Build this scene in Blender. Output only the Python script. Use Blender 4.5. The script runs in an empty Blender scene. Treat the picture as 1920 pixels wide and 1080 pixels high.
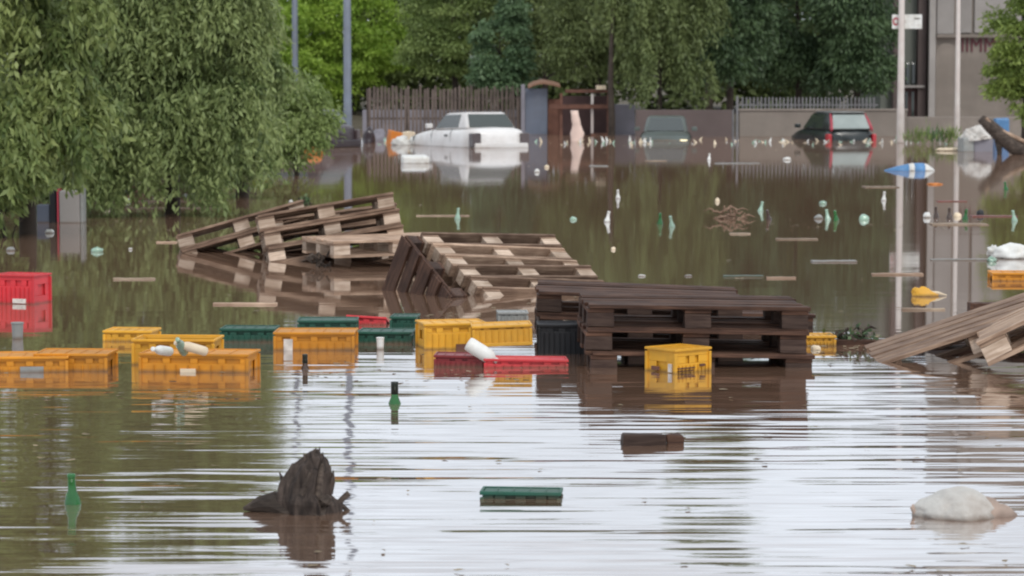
import bpy, bmesh, math, random
import numpy as np
from mathutils import Vector, Matrix, noise as mnoise

random.seed(7); np.random.seed(7)
S = bpy.context.scene
R = math.radians

# ---------------------------------------------------------------- camera
HC, FPX, YH = 1.5, 5000.0, 167.0           # eye height (m), focal length in px of a 1920 px frame, horizon row
TH = math.atan((540 - YH) / FPX)
cd = bpy.data.cameras.new('camera'); cam = bpy.data.objects.new('camera', cd)
S.collection.objects.link(cam); S.camera = cam
cam.location = (0, 0, HC); cam.rotation_euler = (math.pi / 2 - TH, 0, 0)
cd.sensor_width = 36; cd.lens = FPX / 1920 * 36; cd.clip_start = 0.5; cd.clip_end = 3000
cd.dof.use_dof = True; cd.dof.focus_distance = 13.5; cd.dof.aperture_fstop = 7.0

# ---------------------------------------------------------------- world, sun, exposure
SUN_EL, SUN_AZ = R(48), R(158)             # azimuth measured clockwise from +Y
w = bpy.data.worlds.new('World'); S.world = w; w.use_nodes = True
nt = w.node_tree; nt.nodes.clear()
wo = nt.nodes.new('ShaderNodeOutputWorld'); bg = nt.nodes.new('ShaderNodeBackground')
sky = nt.nodes.new('ShaderNodeTexSky'); sky.sky_type = 'NISHITA'; sky.sun_disc = False
sky.sun_elevation = SUN_EL; sky.sun_rotation = SUN_AZ; sky.dust_density = 3.0
tc = nt.nodes.new('ShaderNodeTexCoord'); mp = nt.nodes.new('ShaderNodeMapping'); mp.inputs['Scale'].default_value = (1, 1, 5)
nz = nt.nodes.new('ShaderNodeTexNoise'); nz.inputs['Scale'].default_value = 5.0; nz.inputs['Detail'].default_value = 5
cr = nt.nodes.new('ShaderNodeMapRange'); cr.inputs[1].default_value = .3; cr.inputs[2].default_value = .7; cr.inputs[3].default_value = 7.2; cr.inputs[4].default_value = 11.8
cc = nt.nodes.new('ShaderNodeVectorMath'); cc.operation = 'SCALE'; cc.inputs[0].default_value = (.92, .985, 1.07)
mx = nt.nodes.new('ShaderNodeMix'); mx.data_type = 'RGBA'; mx.inputs[0].default_value = .93
L = nt.links.new
L(tc.outputs['Generated'], mp.inputs[0]); L(mp.outputs[0], nz.inputs['Vector']); L(nz.outputs[0], cr.inputs[0]); L(cr.outputs[0], cc.inputs['Scale'])
L(sky.outputs[0], mx.inputs[6]); L(cc.outputs[0], mx.inputs[7]); L(mx.outputs[2], bg.inputs[0]); L(bg.outputs[0], wo.inputs[0])
bg.inputs[1].default_value = 0.105
sd = bpy.data.lights.new('sun', 'SUN'); sd.energy = 1.4; sd.angle = R(16); sd.color = (1, .96, .9)
so = bpy.data.objects.new('sun', sd); S.collection.objects.link(so)
sv = Vector((math.sin(SUN_AZ) * math.cos(SUN_EL), math.cos(SUN_AZ) * math.cos(SUN_EL), math.sin(SUN_EL)))
so.rotation_euler = sv.to_track_quat('Z', 'Y').to_euler(); so.location = (0, -20, 30)
S.view_settings.view_transform = 'Standard'; S.view_settings.look = 'None'; S.view_settings.exposure = 0.0; S.view_settings.gamma = 1.0
try: S.cycles.max_bounces = 8; S.cycles.use_denoising = True; S.cycles.pixel_filter_type = 'BLACKMAN_HARRIS'; S.cycles.filter_width = 2.1
except Exception: pass

# ---------------------------------------------------------------- pixel -> world
def ray(px, py):
    dx = (px - 960) / FPX; dy = (540 - py) / FPX
    return Vector((dx, math.cos(TH) + dy * math.sin(TH), -math.sin(TH) + dy * math.cos(TH)))
def at(px, py, z=0.0):                      # the point of the plane at height z seen at that place
    r = ray(px, py); t = (z - HC) / r.z
    return Vector((0, 0, HC)) + r * t
def atd(px, py, d):                         # the point at depth d
    r = ray(px, py); return Vector((0, 0, HC)) + r * (d / r.y)

# ---------------------------------------------------------------- materials
def new_mat(name):
    m = bpy.data.materials.new(name); m.use_nodes = True
    n = m.node_tree; b = n.nodes['Principled BSDF']
    return m, n, b
def mat(name, col, rough=.6, var=.25, scale=6.0, metal=0, spec=.4, dirt=None, dirt_amt=.35, trans=0, bump=0, objvar=.15):
    m, n, b = new_mat(name); l = n.links.new
    b.inputs['Roughness'].default_value = rough; b.inputs['Metallic'].default_value = metal
    b.inputs['Specular IOR Level'].default_value = spec
    tc = n.nodes.new('ShaderNodeTexCoord'); nz = n.nodes.new('ShaderNodeTexNoise')
    nz.inputs['Scale'].default_value = scale; nz.inputs['Detail'].default_value = 6
    l(tc.outputs['Object'], nz.inputs['Vector'])
    oi = n.nodes.new('ShaderNodeObjectInfo')
    mr = n.nodes.new('ShaderNodeMapRange'); mr.inputs[1].default_value = .3; mr.inputs[2].default_value = .7
    mr.inputs[3].default_value = 1 - var; mr.inputs[4].default_value = 1 + var
    l(nz.outputs[0], mr.inputs[0])
    orr = n.nodes.new('ShaderNodeMapRange'); orr.inputs[3].default_value = 1 - objvar; orr.inputs[4].default_value = 1 + objvar
    l(oi.outputs['Random'], orr.inputs[0])
    mu = n.nodes.new('ShaderNodeMath'); mu.operation = 'MULTIPLY'; l(mr.outputs[0], mu.inputs[0]); l(orr.outputs[0], mu.inputs[1])
    sc = n.nodes.new('ShaderNodeVectorMath'); sc.operation = 'SCALE'; sc.inputs[0].default_value = col[:3]; l(mu.outputs[0], sc.inputs['Scale'])
    out = sc.outputs[0]
    if dirt:
        n2 = n.nodes.new('ShaderNodeTexNoise'); n2.inputs['Scale'].default_value = scale * .6; n2.inputs['Detail'].default_value = 8; n2.inputs['Roughness'].default_value = .65
        l(tc.outputs['Object'], n2.inputs['Vector'])
        r2 = n.nodes.new('ShaderNodeMapRange'); r2.inputs[1].default_value = .42; r2.inputs[2].default_value = .68; r2.inputs[4].default_value = dirt_amt
        l(n2.outputs[0], r2.inputs[0])
        mm = n.nodes.new('ShaderNodeMix'); mm.data_type = 'RGBA'; l(r2.outputs[0], mm.inputs[0]); l(out, mm.inputs[6]); mm.inputs[7].default_value = (*dirt, 1)
        out = mm.outputs[2]
        gp_ = n.nodes.new('ShaderNodeNewGeometry'); sz_ = n.nodes.new('ShaderNodeSeparateXYZ'); l(gp_.outputs['Position'], sz_.inputs[0])
        ad_ = n.nodes.new('ShaderNodeMath'); ad_.operation = 'MULTIPLY_ADD'; l(n2.outputs[0], ad_.inputs[0]); ad_.inputs[1].default_value = -.04; l(sz_.outputs[2], ad_.inputs[2])
        wb = n.nodes.new('ShaderNodeMapRange'); wb.inputs[1].default_value = -.022; wb.inputs[2].default_value = .0; wb.inputs[3].default_value = .75; wb.inputs[4].default_value = 0; l(ad_.outputs[0], wb.inputs[0])
        m3 = n.nodes.new('ShaderNodeMix'); m3.data_type = 'RGBA'; l(wb.outputs[0], m3.inputs[0]); l(out, m3.inputs[6]); m3.inputs[7].default_value = (.12, .075, .045, 1)
        out = m3.outputs[2]
    l(out, b.inputs['Base Color'])
    if trans: b.inputs['Transmission Weight'].default_value = trans
    if bump:
        bp = n.nodes.new('ShaderNodeBump'); bp.inputs['Strength'].default_value = bump; bp.inputs['Distance'].default_value = .01
        n3 = n.nodes.new('ShaderNodeTexNoise'); n3.inputs['Scale'].default_value = scale * 5; n3.inputs['Detail'].default_value = 5
        l(tc.outputs['Object'], n3.inputs['Vector']); l(n3.outputs[0], bp.inputs['Height']); l(bp.outputs[0], b.inputs['Normal'])
    return m

MUD = (.13, .085, .055)
def wood(name, col, dark, objvar=.25, grain=(3, 40, 40)):
    m, n, b = new_mat(name); l = n.links.new
    tc = n.nodes.new('ShaderNodeTexCoord'); mp = n.nodes.new('ShaderNodeMapping'); mp.inputs['Scale'].default_value = grain
    nz = n.nodes.new('ShaderNodeTexNoise'); nz.inputs['Scale'].default_value = 1.6; nz.inputs['Detail'].default_value = 7; nz.inputs['Distortion'].default_value = .6
    oi = n.nodes.new('ShaderNodeObjectInfo'); ad = n.nodes.new('ShaderNodeVectorMath'); ad.operation = 'ADD'
    l(tc.outputs['Object'], ad.inputs[0]); l(oi.outputs['Random'], ad.inputs[1]); l(ad.outputs[0], mp.inputs[0]); l(mp.outputs[0], nz.inputs['Vector'])
    rp = n.nodes.new('ShaderNodeMapRange'); rp.inputs[1].default_value = .3; rp.inputs[2].default_value = .72
    l(nz.outputs[0], rp.inputs[0])
    mm = n.nodes.new('ShaderNodeMix'); mm.data_type = 'RGBA'; l(rp.outputs[0], mm.inputs[0]); mm.inputs[6].default_value = (*dark, 1); mm.inputs[7].default_value = (*col, 1)
    n2 = n.nodes.new('ShaderNodeTexNoise'); n2.inputs['Scale'].default_value = 5; n2.inputs['Detail'].default_value = 5; l(ad.outputs[0], n2.inputs['Vector'])
    r2 = n.nodes.new('ShaderNodeMapRange'); r2.inputs[1].default_value = .45; r2.inputs[2].default_value = .65; r2.inputs[4].default_value = .6
    l(n2.outputs[0], r2.inputs[0])
    m2 = n.nodes.new('ShaderNodeMix'); m2.data_type = 'RGBA'; l(r2.outputs[0], m2.inputs[0]); l(mm.outputs[2], m2.inputs[6]); m2.inputs[7].default_value = (*[c * .75 for c in dark], 1)
    orr = n.nodes.new('ShaderNodeMapRange'); orr.inputs[3].default_value = 1 - objvar; orr.inputs[4].default_value = 1 + objvar; l(oi.outputs['Random'], orr.inputs[0])
    sc = n.nodes.new('ShaderNodeVectorMath'); sc.operation = 'SCALE'; l(m2.outputs[2], sc.inputs[0]); l(orr.outputs[0], sc.inputs['Scale'])
    l(sc.outputs[0], b.inputs['Base Color']); b.inputs['Roughness'].default_value = .75; b.inputs['Specular IOR Level'].default_value = .25
    bp = n.nodes.new('ShaderNodeBump'); bp.inputs['Strength'].default_value = .5; bp.inputs['Distance'].default_value = .004; l(nz.outputs[0], bp.inputs['Height']); l(bp.outputs[0], b.inputs['Normal'])
    return m

M = {}
M['wood'] = wood('pallet wood', (.36, .25, .175), (.12, .07, .048))
M['wood_pale'] = wood('fresh pallet wood', (.55, .40, .29), (.25, .16, .11))
M['wood_block'] = wood('pallet block end grain', (.68, .55, .44), (.34, .24, .17), .3)
M['wood_wet'] = wood('wet dark pallet wood', (.15, .078, .05), (.035, .017, .012), .2)
M['wood_wet_block'] = wood('wet dark block', (.10, .065, .05), (.035, .02, .016), .3)
M['log'] = wood('waterlogged bark', (.13, .10, .08), (.022, .016, .013))
M['log_up'] = wood('split upright bark', (.10, .075, .062), (.016, .011, .009), .1, (34, 34, 5))
M['plank'] = wood('floating plank wood', (.42, .33, .24), (.2, .14, .1))
M['yellow'] = mat('yellow crate plastic', (.62, .245, .013), .5, .12, 7, dirt=(.3, .15, .04), dirt_amt=.5)
M['yellow2'] = mat('pale yellow crate plastic', (.72, .37, .03), .5, .12, 7, dirt=(.34, .2, .05), dirt_amt=.4)
M['red'] = mat('red crate plastic', (.6, .035, .045), .4, .12, 7, dirt=(.3, .05, .04), dirt_amt=.35)
M['maroon'] = mat('dirty red crate plastic', (.22, .02, .024), .45, .15, 7, dirt=(.1, .04, .03), dirt_amt=.4)
M['green'] = mat('dark green crate plastic', (.012, .085, .055), .5, .15, 7, dirt=(.045, .055, .04), dirt_amt=.45)
M['black'] = mat('black crate plastic', (.016, .017, .02), .5, .2, 7)
M['whitep'] = mat('white plastic', (.72, .72, .69), .45, .1, 10, dirt=(.4, .34, .26), dirt_amt=.4, objvar=.1)
M['greyp'] = mat('grey plastic', (.27, .28, .27), .5, .15, 6, dirt=(.2, .15, .11))
M['label'] = mat('faded paper label', (.6, .55, .5), .7, .25, 30)
M['ink'] = mat('dark print', (.06, .03, .015), .7, .1, 10)
M['glass_green'] = mat('green bottle glass', (.02, .19, .035), .1, .15, 8, spec=.8, trans=.45)
M['glass_pale'] = mat('pale green glass', (.35, .52, .4), .15, .15, 8, spec=.8, trans=.2)
M['glass_brown'] = mat('brown bottle glass', (.05, .025, .015), .12, .1, 8, spec=.8)
M['foil'] = mat('black foil', (.015, .02, .015), .3, .1, 8)
M['cream'] = mat('cream foam', (.7, .58, .42), .7, .15, 9)
M['orange'] = mat('orange plastic', (.55, .17, .02), .5, .15, 5)
M['sack'] = mat('wet woven sack cloth', (.6, .58, .54), .8, .12, 9, dirt=(.28, .22, .18), dirt_amt=.6, bump=.5)
M['sack_brown'] = mat('muddy sack neck', (.30, .23, .19), .85, .3, 14)
M['pole'] = mat('galvanised blue grey pole', (.15, .175, .215), .5, .15, 2, spec=.4, dirt=(.13, .12, .12), dirt_amt=.4)
M['pole_white'] = mat('pale painted pole', (.58, .53, .49), .5, .1, 2, dirt=(.4, .25, .22), dirt_amt=.4)
M['concrete'] = mat('stained concrete', (.24, .205, .175), .9, .15, .9, dirt=(.15, .125, .105), dirt_amt=.6)
M['concrete_pale'] = mat('pale concrete panel', (.33, .305, .285), .9, .12, .8, dirt=(.2, .18, .165), dirt_amt=.6)
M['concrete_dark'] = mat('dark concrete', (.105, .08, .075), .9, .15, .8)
M['grey_green'] = mat('grey green cladding', (.13, .14, .12), .8, .15, .8)
M['fence_wood'] = mat('weathered brown fence', (.12, .093, .08), .9, .3, 3)
M['fence_iron'] = mat('grey iron fence', (.17, .165, .17), .7, .2, 3)
M['maroon_paint'] = mat('dark red lettering', (.1, .022, .03), .6, .1, 3)
M['door_red'] = mat('dark red brown boards', (.06, .032, .03), .8, .2, 3)
M['car_white'] = mat('white car paint', (.74, .72, .70), .28, .05, 3, spec=.6, dirt=(.45, .38, .33), dirt_amt=.5)
M['car_dark'] = mat('black car paint', (.014, .02, .02), .25, .1, 3, spec=.7)
M['car_red'] = mat('red car paint', (.42, .035, .06), .3, .1, 3, spec=.6, dirt=(.2, .06, .06))
M['car_grey'] = mat('grey green car paint', (.09, .11, .10), .35, .1, 3, dirt=(.1, .09, .07))
M['car_wine'] = mat('dark wine car paint', (.03, .018, .022), .3, .1, 3, spec=.6)
M['glass'] = mat('car glass', (.035, .045, .04), .06, .05, 3, spec=1.0)
M['glass_misty'] = mat('misty rear glass', (.27, .31, .29), .18, .1, 3, spec=.8)
M['tyre'] = mat('tyre rubber', (.02, .02, .02), .85)
M['rim'] = mat('wheel rim', (.3, .3, .3), .4, metal=.6)
M['lamp_dark'] = mat('smoked tail lamp', (.07, .05, .05), .25, .2, 8, spec=.8)
M['lamp_red'] = mat('red tail lamp', (.45, .02, .03), .25, .1, 8, spec=.8)
M['slate_blue'] = mat('blue grey sheet metal', (.125, .145, .19), .6, .15, 1.5, dirt=(.1, .09, .09))
M['rust'] = mat('rust brown boards', (.14, .065, .045), .85, .3, 3)
M['rust_orange'] = mat('orange brown roof sheet', (.2, .11, .07), .8, .3, 3)
M['pink'] = mat('pale pink padding', (.66, .5, .43), .8, .15, 3)
M['lilac'] = mat('lilac grey render', (.2, .19, .215), .85, .15, 1.5)
M['blue'] = mat('blue plastic', (.09, .22, .42), .45, .12, 5)
M['bark'] = mat('tree bark', (.05, .038, .03), .95, .3, 5)
M['dirt'] = mat('wet earth bank', (.09, .075, .05), .95, .3, .7)
M['foam'] = mat('crumpled foil sheet', (.6, .57, .53), .45, .25, 6, dirt=(.3, .26, .22), dirt_amt=.6)
me, ne, be = new_mat('lit headlight'); be.inputs['Base Color'].default_value = (.9, .8, .5, 1)
be.inputs['Emission Color'].default_value = (1, .85, .5, 1); be.inputs['Emission Strength'].default_value = 1.0; M['headlight'] = me

def leaf_mat(name, c1, c2, tr=.3):
    m = bpy.data.materials.new(name); m.use_nodes = True; n = m.node_tree; n.nodes.clear(); l = n.links.new
    o = n.nodes.new('ShaderNodeOutputMaterial'); at_ = n.nodes.new('ShaderNodeAttribute'); at_.attribute_name = 'tint'
    mm = n.nodes.new('ShaderNodeMix'); mm.data_type = 'RGBA'; l(at_.outputs['Fac'], mm.inputs[0]); mm.inputs[6].default_value = (*c1, 1); mm.inputs[7].default_value = (*c2, 1)
    d = n.nodes.new('ShaderNodeBsdfPrincipled'); d.inputs['Roughness'].default_value = .5; d.inputs['Specular IOR Level'].default_value = .35
    t = n.nodes.new('ShaderNodeBsdfTranslucent'); ms = n.nodes.new('ShaderNodeMixShader'); ms.inputs[0].default_value = tr
    l(mm.outputs[2], d.inputs['Base Color']); l(mm.outputs[2], t.inputs[0]); l(d.outputs[0], ms.inputs[1]); l(t.outputs[0], ms.inputs[2]); l(ms.outputs[0], o.inputs[0])
    return m
LM = {
 'river': leaf_mat('riverside leaves', (.12, .18, .04), (.30, .38, .09)),
 'willow': leaf_mat('willow leaves', (.075, .122, .036), (.32, .385, .15)),
 'willow_near': leaf_mat('near willow leaves', (.08, .13, .036), (.34, .40, .14)),
 'bright': leaf_mat('bright lime leaves', (.22, .36, .05), (.50, .66, .12), .4),
 'mid': leaf_mat('mid green leaves', (.13, .19, .055), (.31, .39, .13)),
 'olive': leaf_mat('olive leaves', (.095, .13, .045), (.22, .27, .10)),
 'dark': leaf_mat('dark green leaves', (.035, .065, .033), (.13, .20, .085)),
 'teal': leaf_mat('blue green leaves', (.07, .13, .06), (.2, .3, .15)),
}

# ---------------------------------------------------------------- mesh helpers
class MB:
    def __init__(s): s.v = []; s.f = []
    def add(s, vs, fs, mtx=None):
        b = len(s.v)
        for p in vs:
            p = Vector(p); s.v.append(mtx @ p if mtx else p)
        for f in fs: s.f.append([b + i for i in f])
        return s
    def box(s, x0, x1, y0, y1, z0, z1, mtx=None, j=0):
        vs = [(x, y, z) for z in (z0, z1) for x, y in ((x0, y0), (x1, y0), (x1, y1), (x0, y1))]
        if j: vs = [tuple(c + random.uniform(-j, j) for c in v) for v in vs]
        return s.add(vs, [(3, 2, 1, 0), (4, 5, 6, 7), (0, 1, 5, 4), (1, 2, 6, 5), (2, 3, 7, 6), (3, 0, 4, 7)], mtx)
    def loft(s, rings, cap=True, mtx=None):
        n = len(rings[0]); vs = [p for r in rings for p in r]; fs = []
        for i in range(len(rings) - 1):
            for k in range(n):
                a = i * n + k; b = i * n + (k + 1) % n
                fs.append((a, b, b + n, a + n))
        if cap: fs.append(tuple(reversed(range(n)))); fs.append(tuple((len(rings) - 1) * n + k for k in range(n)))
        return s.add(vs, fs, mtx)
    def tube(s, pts, rad, n=8, cap=True):
        rings = []; pts = [Vector(p) for p in pts]
        for i, p in enumerate(pts):
            d = (pts[min(i + 1, len(pts) - 1)] - pts[max(i - 1, 0)]).normalized()
            a = d.cross(Vector((0.13, .21, 1)) if abs(d.z) < .9 else Vector((1, .1, 0))).normalized(); b = d.cross(a)
            r = rad[i] if hasattr(rad, '__len__') else rad
            rings.append([p + (a * math.cos(2 * math.pi * k / n) + b * math.sin(2 * math.pi * k / n)) * r for k in range(n)])
        return s.loft(rings, cap)
    def lathe(s, prof, n=14, mtx=None):
        rings = [[(r * math.cos(2 * math.pi * k / n), r * math.sin(2 * math.pi * k / n), z) for k in range(n)] for r, z in prof]
        return s.loft(rings, True, mtx)
    def build(s, name, m, parent=None, bevel=0, smooth=False):
        me = bpy.data.meshes.new(name); me.from_pydata([tuple(v) for v in s.v], [], s.f); me.update()
        bm = bmesh.new(); bm.from_mesh(me); bmesh.ops.recalc_face_normals(bm, faces=bm.faces); bm.to_mesh(me); bm.free()
        if smooth:
            for p in me.polygons: p.use_smooth = True
        o = bpy.data.objects.new(name, me); S.collection.objects.link(o)
        me.materials.append(m if not isinstance(m, str) else M[m])
        if parent: o.parent = parent
        if bevel:
            b = o.modifiers.new('bevel', 'BEVEL'); b.width = bevel; b.segments = 2; b.limit_method = 'ANGLE'
        return o

def tag(o, label=None, cat=None, group=None, kind=None):
    if label: o['label'] = label
    if cat: o['category'] = cat
    if group: o['group'] = group
    if kind: o['kind'] = kind
    return o
def empty(name, loc=(0, 0, 0), rz=0):
    o = bpy.data.objects.new(name, None); S.collection.objects.link(o); o.location = loc; o.rotation_euler = (0, 0, rz)
    o.empty_display_size = .1; return o
def copy_tree(o, parent=None):
    c = o.copy(); S.collection.objects.link(c); c.parent = parent
    for k in ('label',):
        if parent is None and k in c: del c[k]
    for ch in [x for x in S.collection.objects if x.parent == o]: copy_tree(ch, c)
    return c
def rot(rx=0, ry=0, rz=0):                  # degrees; local x along, then roll about Y, pitch about X, yaw about Z
    return Matrix.Rotation(R(rz), 4, 'Z') @ Matrix.Rotation(R(rx), 4, 'X') @ Matrix.Rotation(R(ry), 4, 'Y')
def place(o, rotm, anchor, world):
    m = rotm.copy(); t = Vector(world) - (m @ Vector(anchor)); m.translation = t; o.matrix_world = m
    return o

# ---------------------------------------------------------------- setting: ground, water
def grid_sheet(name, xs, ys, zf, m):
    mb = MB(); nx = len(xs)
    vs = [(x, y, zf(x, y)) for y in ys for x in xs]
    fs = [(j * nx + i, j * nx + i + 1, (j + 1) * nx + i + 1, (j + 1) * nx + i) for j in range(len(ys) - 1) for i in range(nx - 1)]
    mb.add(vs, fs); return mb.build(name, m, smooth=True)
def gz(x, y):
    b = -0.9
    if y > 86: b += min(1.0, (y - 86) / 16) * 1.3 + max(0, min(1, (y - 102) / 300)) * 5
    b += .15 * mnoise.noise(Vector((x * .2, y * .2, 0)))
    return b
g = grid_sheet('ground', [-1500, -600, -200] + list(range(-60, 61, 3)) + [200, 600, 1500], [-400, -60, 0, 20, 40, 60, 80] + list(range(84, 130, 2)) + [150, 200, 400, 900, 2000], gz, 'dirt')
tag(g, kind='structure')

def water_mat():
    m = bpy.data.materials.new('muddy flood water'); m.use_nodes = True; n = m.node_tree; n.nodes.clear(); l = n.links.new
    def N(t, **k):
        x = n.nodes.new(t)
        for a, b in k.items(): setattr(x, a, b)
        return x
    o = N('ShaderNodeOutputMaterial'); tc = N('ShaderNodeTexCoord')
    def noise_(scl, det, off=0, rough=.5, dist=0):
        mp = N('ShaderNodeMapping'); mp.inputs['Scale'].default_value = scl; mp.inputs['Location'].default_value = (off, off * .7, off)
        mp.inputs['Rotation'].default_value = (0, 0, R(2.0))
        z = N('ShaderNodeTexNoise'); z.inputs['Scale'].default_value = 1; z.inputs['Detail'].default_value = det; z.inputs['Roughness'].default_value = rough; z.inputs['Distortion'].default_value = dist
        l(tc.outputs['Object'], mp.inputs[0]); l(mp.outputs[0], z.inputs['Vector']); return z.outputs[0]
    def math_(op, a, b=None, clamp=False):
        x = N('ShaderNodeMath', operation=op); x.use_clamp = clamp
        for i, v in enumerate((a, b)):
            if v is None: continue
            if isinstance(v, (int, float)): x.inputs[i].default_value = v
            else: l(v, x.inputs[i])
        return x.outputs[0]
    sp = N('ShaderNodeSeparateXYZ'); l(tc.outputs['Object'], sp.inputs[0])
    # breeze field: rippled in the open water in the foreground, calm among the wreckage and beyond
    mr = N('ShaderNodeMapRange'); mr.interpolation_type = 'SMOOTHSTEP'
    mr.inputs[1].default_value = 12.8; mr.inputs[2].default_value = 17.0; mr.inputs[3].default_value = 1.0; mr.inputs[4].default_value = .10
    pt = noise_((.35, .5, 1), 2, 5.0); yy = math_('ADD', sp.outputs[1], math_('MULTIPLY', math_('SUBTRACT', pt, .5), 5.0)); l(yy, mr.inputs[0])
    far = N('ShaderNodeMapRange'); far.inputs[1].default_value = 18; far.inputs[2].default_value = 50; far.inputs[3].default_value = 1; far.inputs[4].default_value = .45
    l(sp.outputs[1], far.inputs[0])
    gust = N('ShaderNodeMapRange'); gust.inputs[1].default_value = .35; gust.inputs[2].default_value = .65; gust.inputs[3].default_value = .45; gust.inputs[4].default_value = 1.35
    l(noise_((.25, .8, 1), 2, 11.0), gust.inputs[0])
    nr = N('ShaderNodeMapRange'); nr.inputs[1].default_value = 9; nr.inputs[2].default_value = 13; nr.inputs[3].default_value = 1.15; nr.inputs[4].default_value = .7
    l(sp.outputs[1], nr.inputs[0])
    amp = math_('MULTIPLY', math_('MULTIPLY', math_('MULTIPLY', mr.outputs[0], far.outputs[0]), gust.outputs[0]), nr.outputs[0])
    a1 = math_('SUBTRACT', noise_((.38, 4.2, 1), 3, 0, .5, .3), .5); a2 = math_('SUBTRACT', noise_((.9, 13.0, 1), 2, 3.3), .5)
    a3 = math_('SUBTRACT', noise_((1.7, 30.0, 1), 1, 8.3), .5)
    sy = math_('ADD', math_('ADD', math_('MULTIPLY', a1, .075), math_('MULTIPLY', a2, .17)), math_('MULTIPLY', a3, .17))
    b1 = math_('SUBTRACT', noise_((2.2, 7.0, 1), 2, 7.7), .5)
    sx = math_('MULTIPLY', b1, .045)
    cb = N('ShaderNodeCombineXYZ'); l(math_('MULTIPLY', sx, amp), cb.inputs[0]); l(math_('MULTIPLY', sy, amp), cb.inputs[1]); cb.inputs[2].default_value = 1
    nm = N('ShaderNodeVectorMath', operation='NORMALIZE'); l(cb.outputs[0], nm.inputs[0])
    gl = N('ShaderNodeBsdfGlossy'); gl.inputs['Roughness'].default_value = .035; gl.inputs['Color'].default_value = (.97, .985, 1, 1); l(nm.outputs[0], gl.inputs['Normal'])
    df = N('ShaderNodeBsdfDiffuse')
    mm = N('ShaderNodeMix', data_type='RGBA'); l(noise_((.3, .3, 1), 5, 2.2), mm.inputs[0]); mm.inputs[6].default_value = (.215, .118, .08, 1); mm.inputs[7].default_value = (.235, .15, .095, 1)
    l(mm.outputs[2], df.inputs['Color'])
    fr = N('ShaderNodeFresnel'); fr.inputs['IOR'].default_value = 1.36; l(nm.outputs[0], fr.inputs['Normal'])
    fc = N('ShaderNodeMapRange'); fc.inputs[1].default_value = .0; fc.inputs[2].default_value = .38; fc.inputs[3].default_value = .2; fc.inputs[4].default_value = .77; l(fr.outputs[0], fc.inputs[0])
    ms = N('ShaderNodeMixShader'); l(fc.outputs[0], ms.inputs[0]); l(df.outputs[0], ms.inputs[1]); l(gl.outputs[0], ms.inputs[2]); l(ms.outputs[0], o.inputs[0])
    return m
mb = MB(); mb.add([(-500, -60, 0), (500, -60, 0), (500, 400, 0), (-500, 400, 0)], [(0, 1, 2, 3)])
tag(mb.build('flood_water', water_mat()), kind='structure')

# ---------------------------------------------------------------- foliage
def leaves_obj(name, C, A, ln, wd, m, tint, parent):
    n = len(C); A = A / np.linalg.norm(A, axis=1, keepdims=True)
    r = np.random.normal(size=(n, 3)); B = np.cross(A, r); B /= np.linalg.norm(B, axis=1, keepdims=True) + 1e-9
    ln = (ln * np.random.uniform(.6, 1.3, n))[:, None]; wd = (wd * np.random.uniform(.6, 1.3, n))[:, None]
    V = np.stack([C, C + A * ln * .45 + B * wd * .5, C + A * ln, C + A * ln * .45 - B * wd * .5], 1).reshape(-1, 3)
    me = bpy.data.meshes.new(name); me.vertices.add(4 * n); me.vertices.foreach_set('co', V.astype(np.float32).ravel())
    me.loops.add(4 * n); me.loops.foreach_set('vertex_index', np.arange(4 * n, dtype=np.int32))
    me.polygons.add(n); me.polygons.foreach_set('loop_start', np.arange(0, 4 * n, 4, dtype=np.int32))
    me.update(calc_edges=True)
    at_ = me.attributes.new('tint', 'FLOAT', 'FACE'); at_.data.foreach_set('value', np.clip(tint, 0, 1).astype(np.float32))
    me.materials.append(m); o = bpy.data.objects.new(name, me); S.collection.objects.link(o); o.parent = parent
    return o
def trunk_obj(H, r, parent, base=-1.2, limbs=5, lean=0, spread=1.5):
    mb = MB(); pts = [(lean * t * t + .06 * math.sin(5 * t), .05 * math.cos(4 * t), base + (H - base) * t) for t in (0, .2, .4, .6, .8, 1)]
    mb.tube(pts, [r, r * .85, r * .7, r * .5, r * .32, r * .12], 9)
    for i in range(limbs):
        t = random.uniform(.35, .85); z = base + (H - base) * t; a = random.uniform(0, 6.28); s_ = spread * random.uniform(.6, 1.1)
        x0 = lean * t * t
        mb.tube([(x0, 0, z), (x0 + s_ * .5 * math.cos(a), s_ * .5 * math.sin(a), z + .35), (x0 + s_ * math.cos(a), s_ * math.sin(a), z + .45)], [r * .4, r * .25, r * .08], 6)
    return mb.build('trunk', 'bark', parent, smooth=True)

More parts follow.
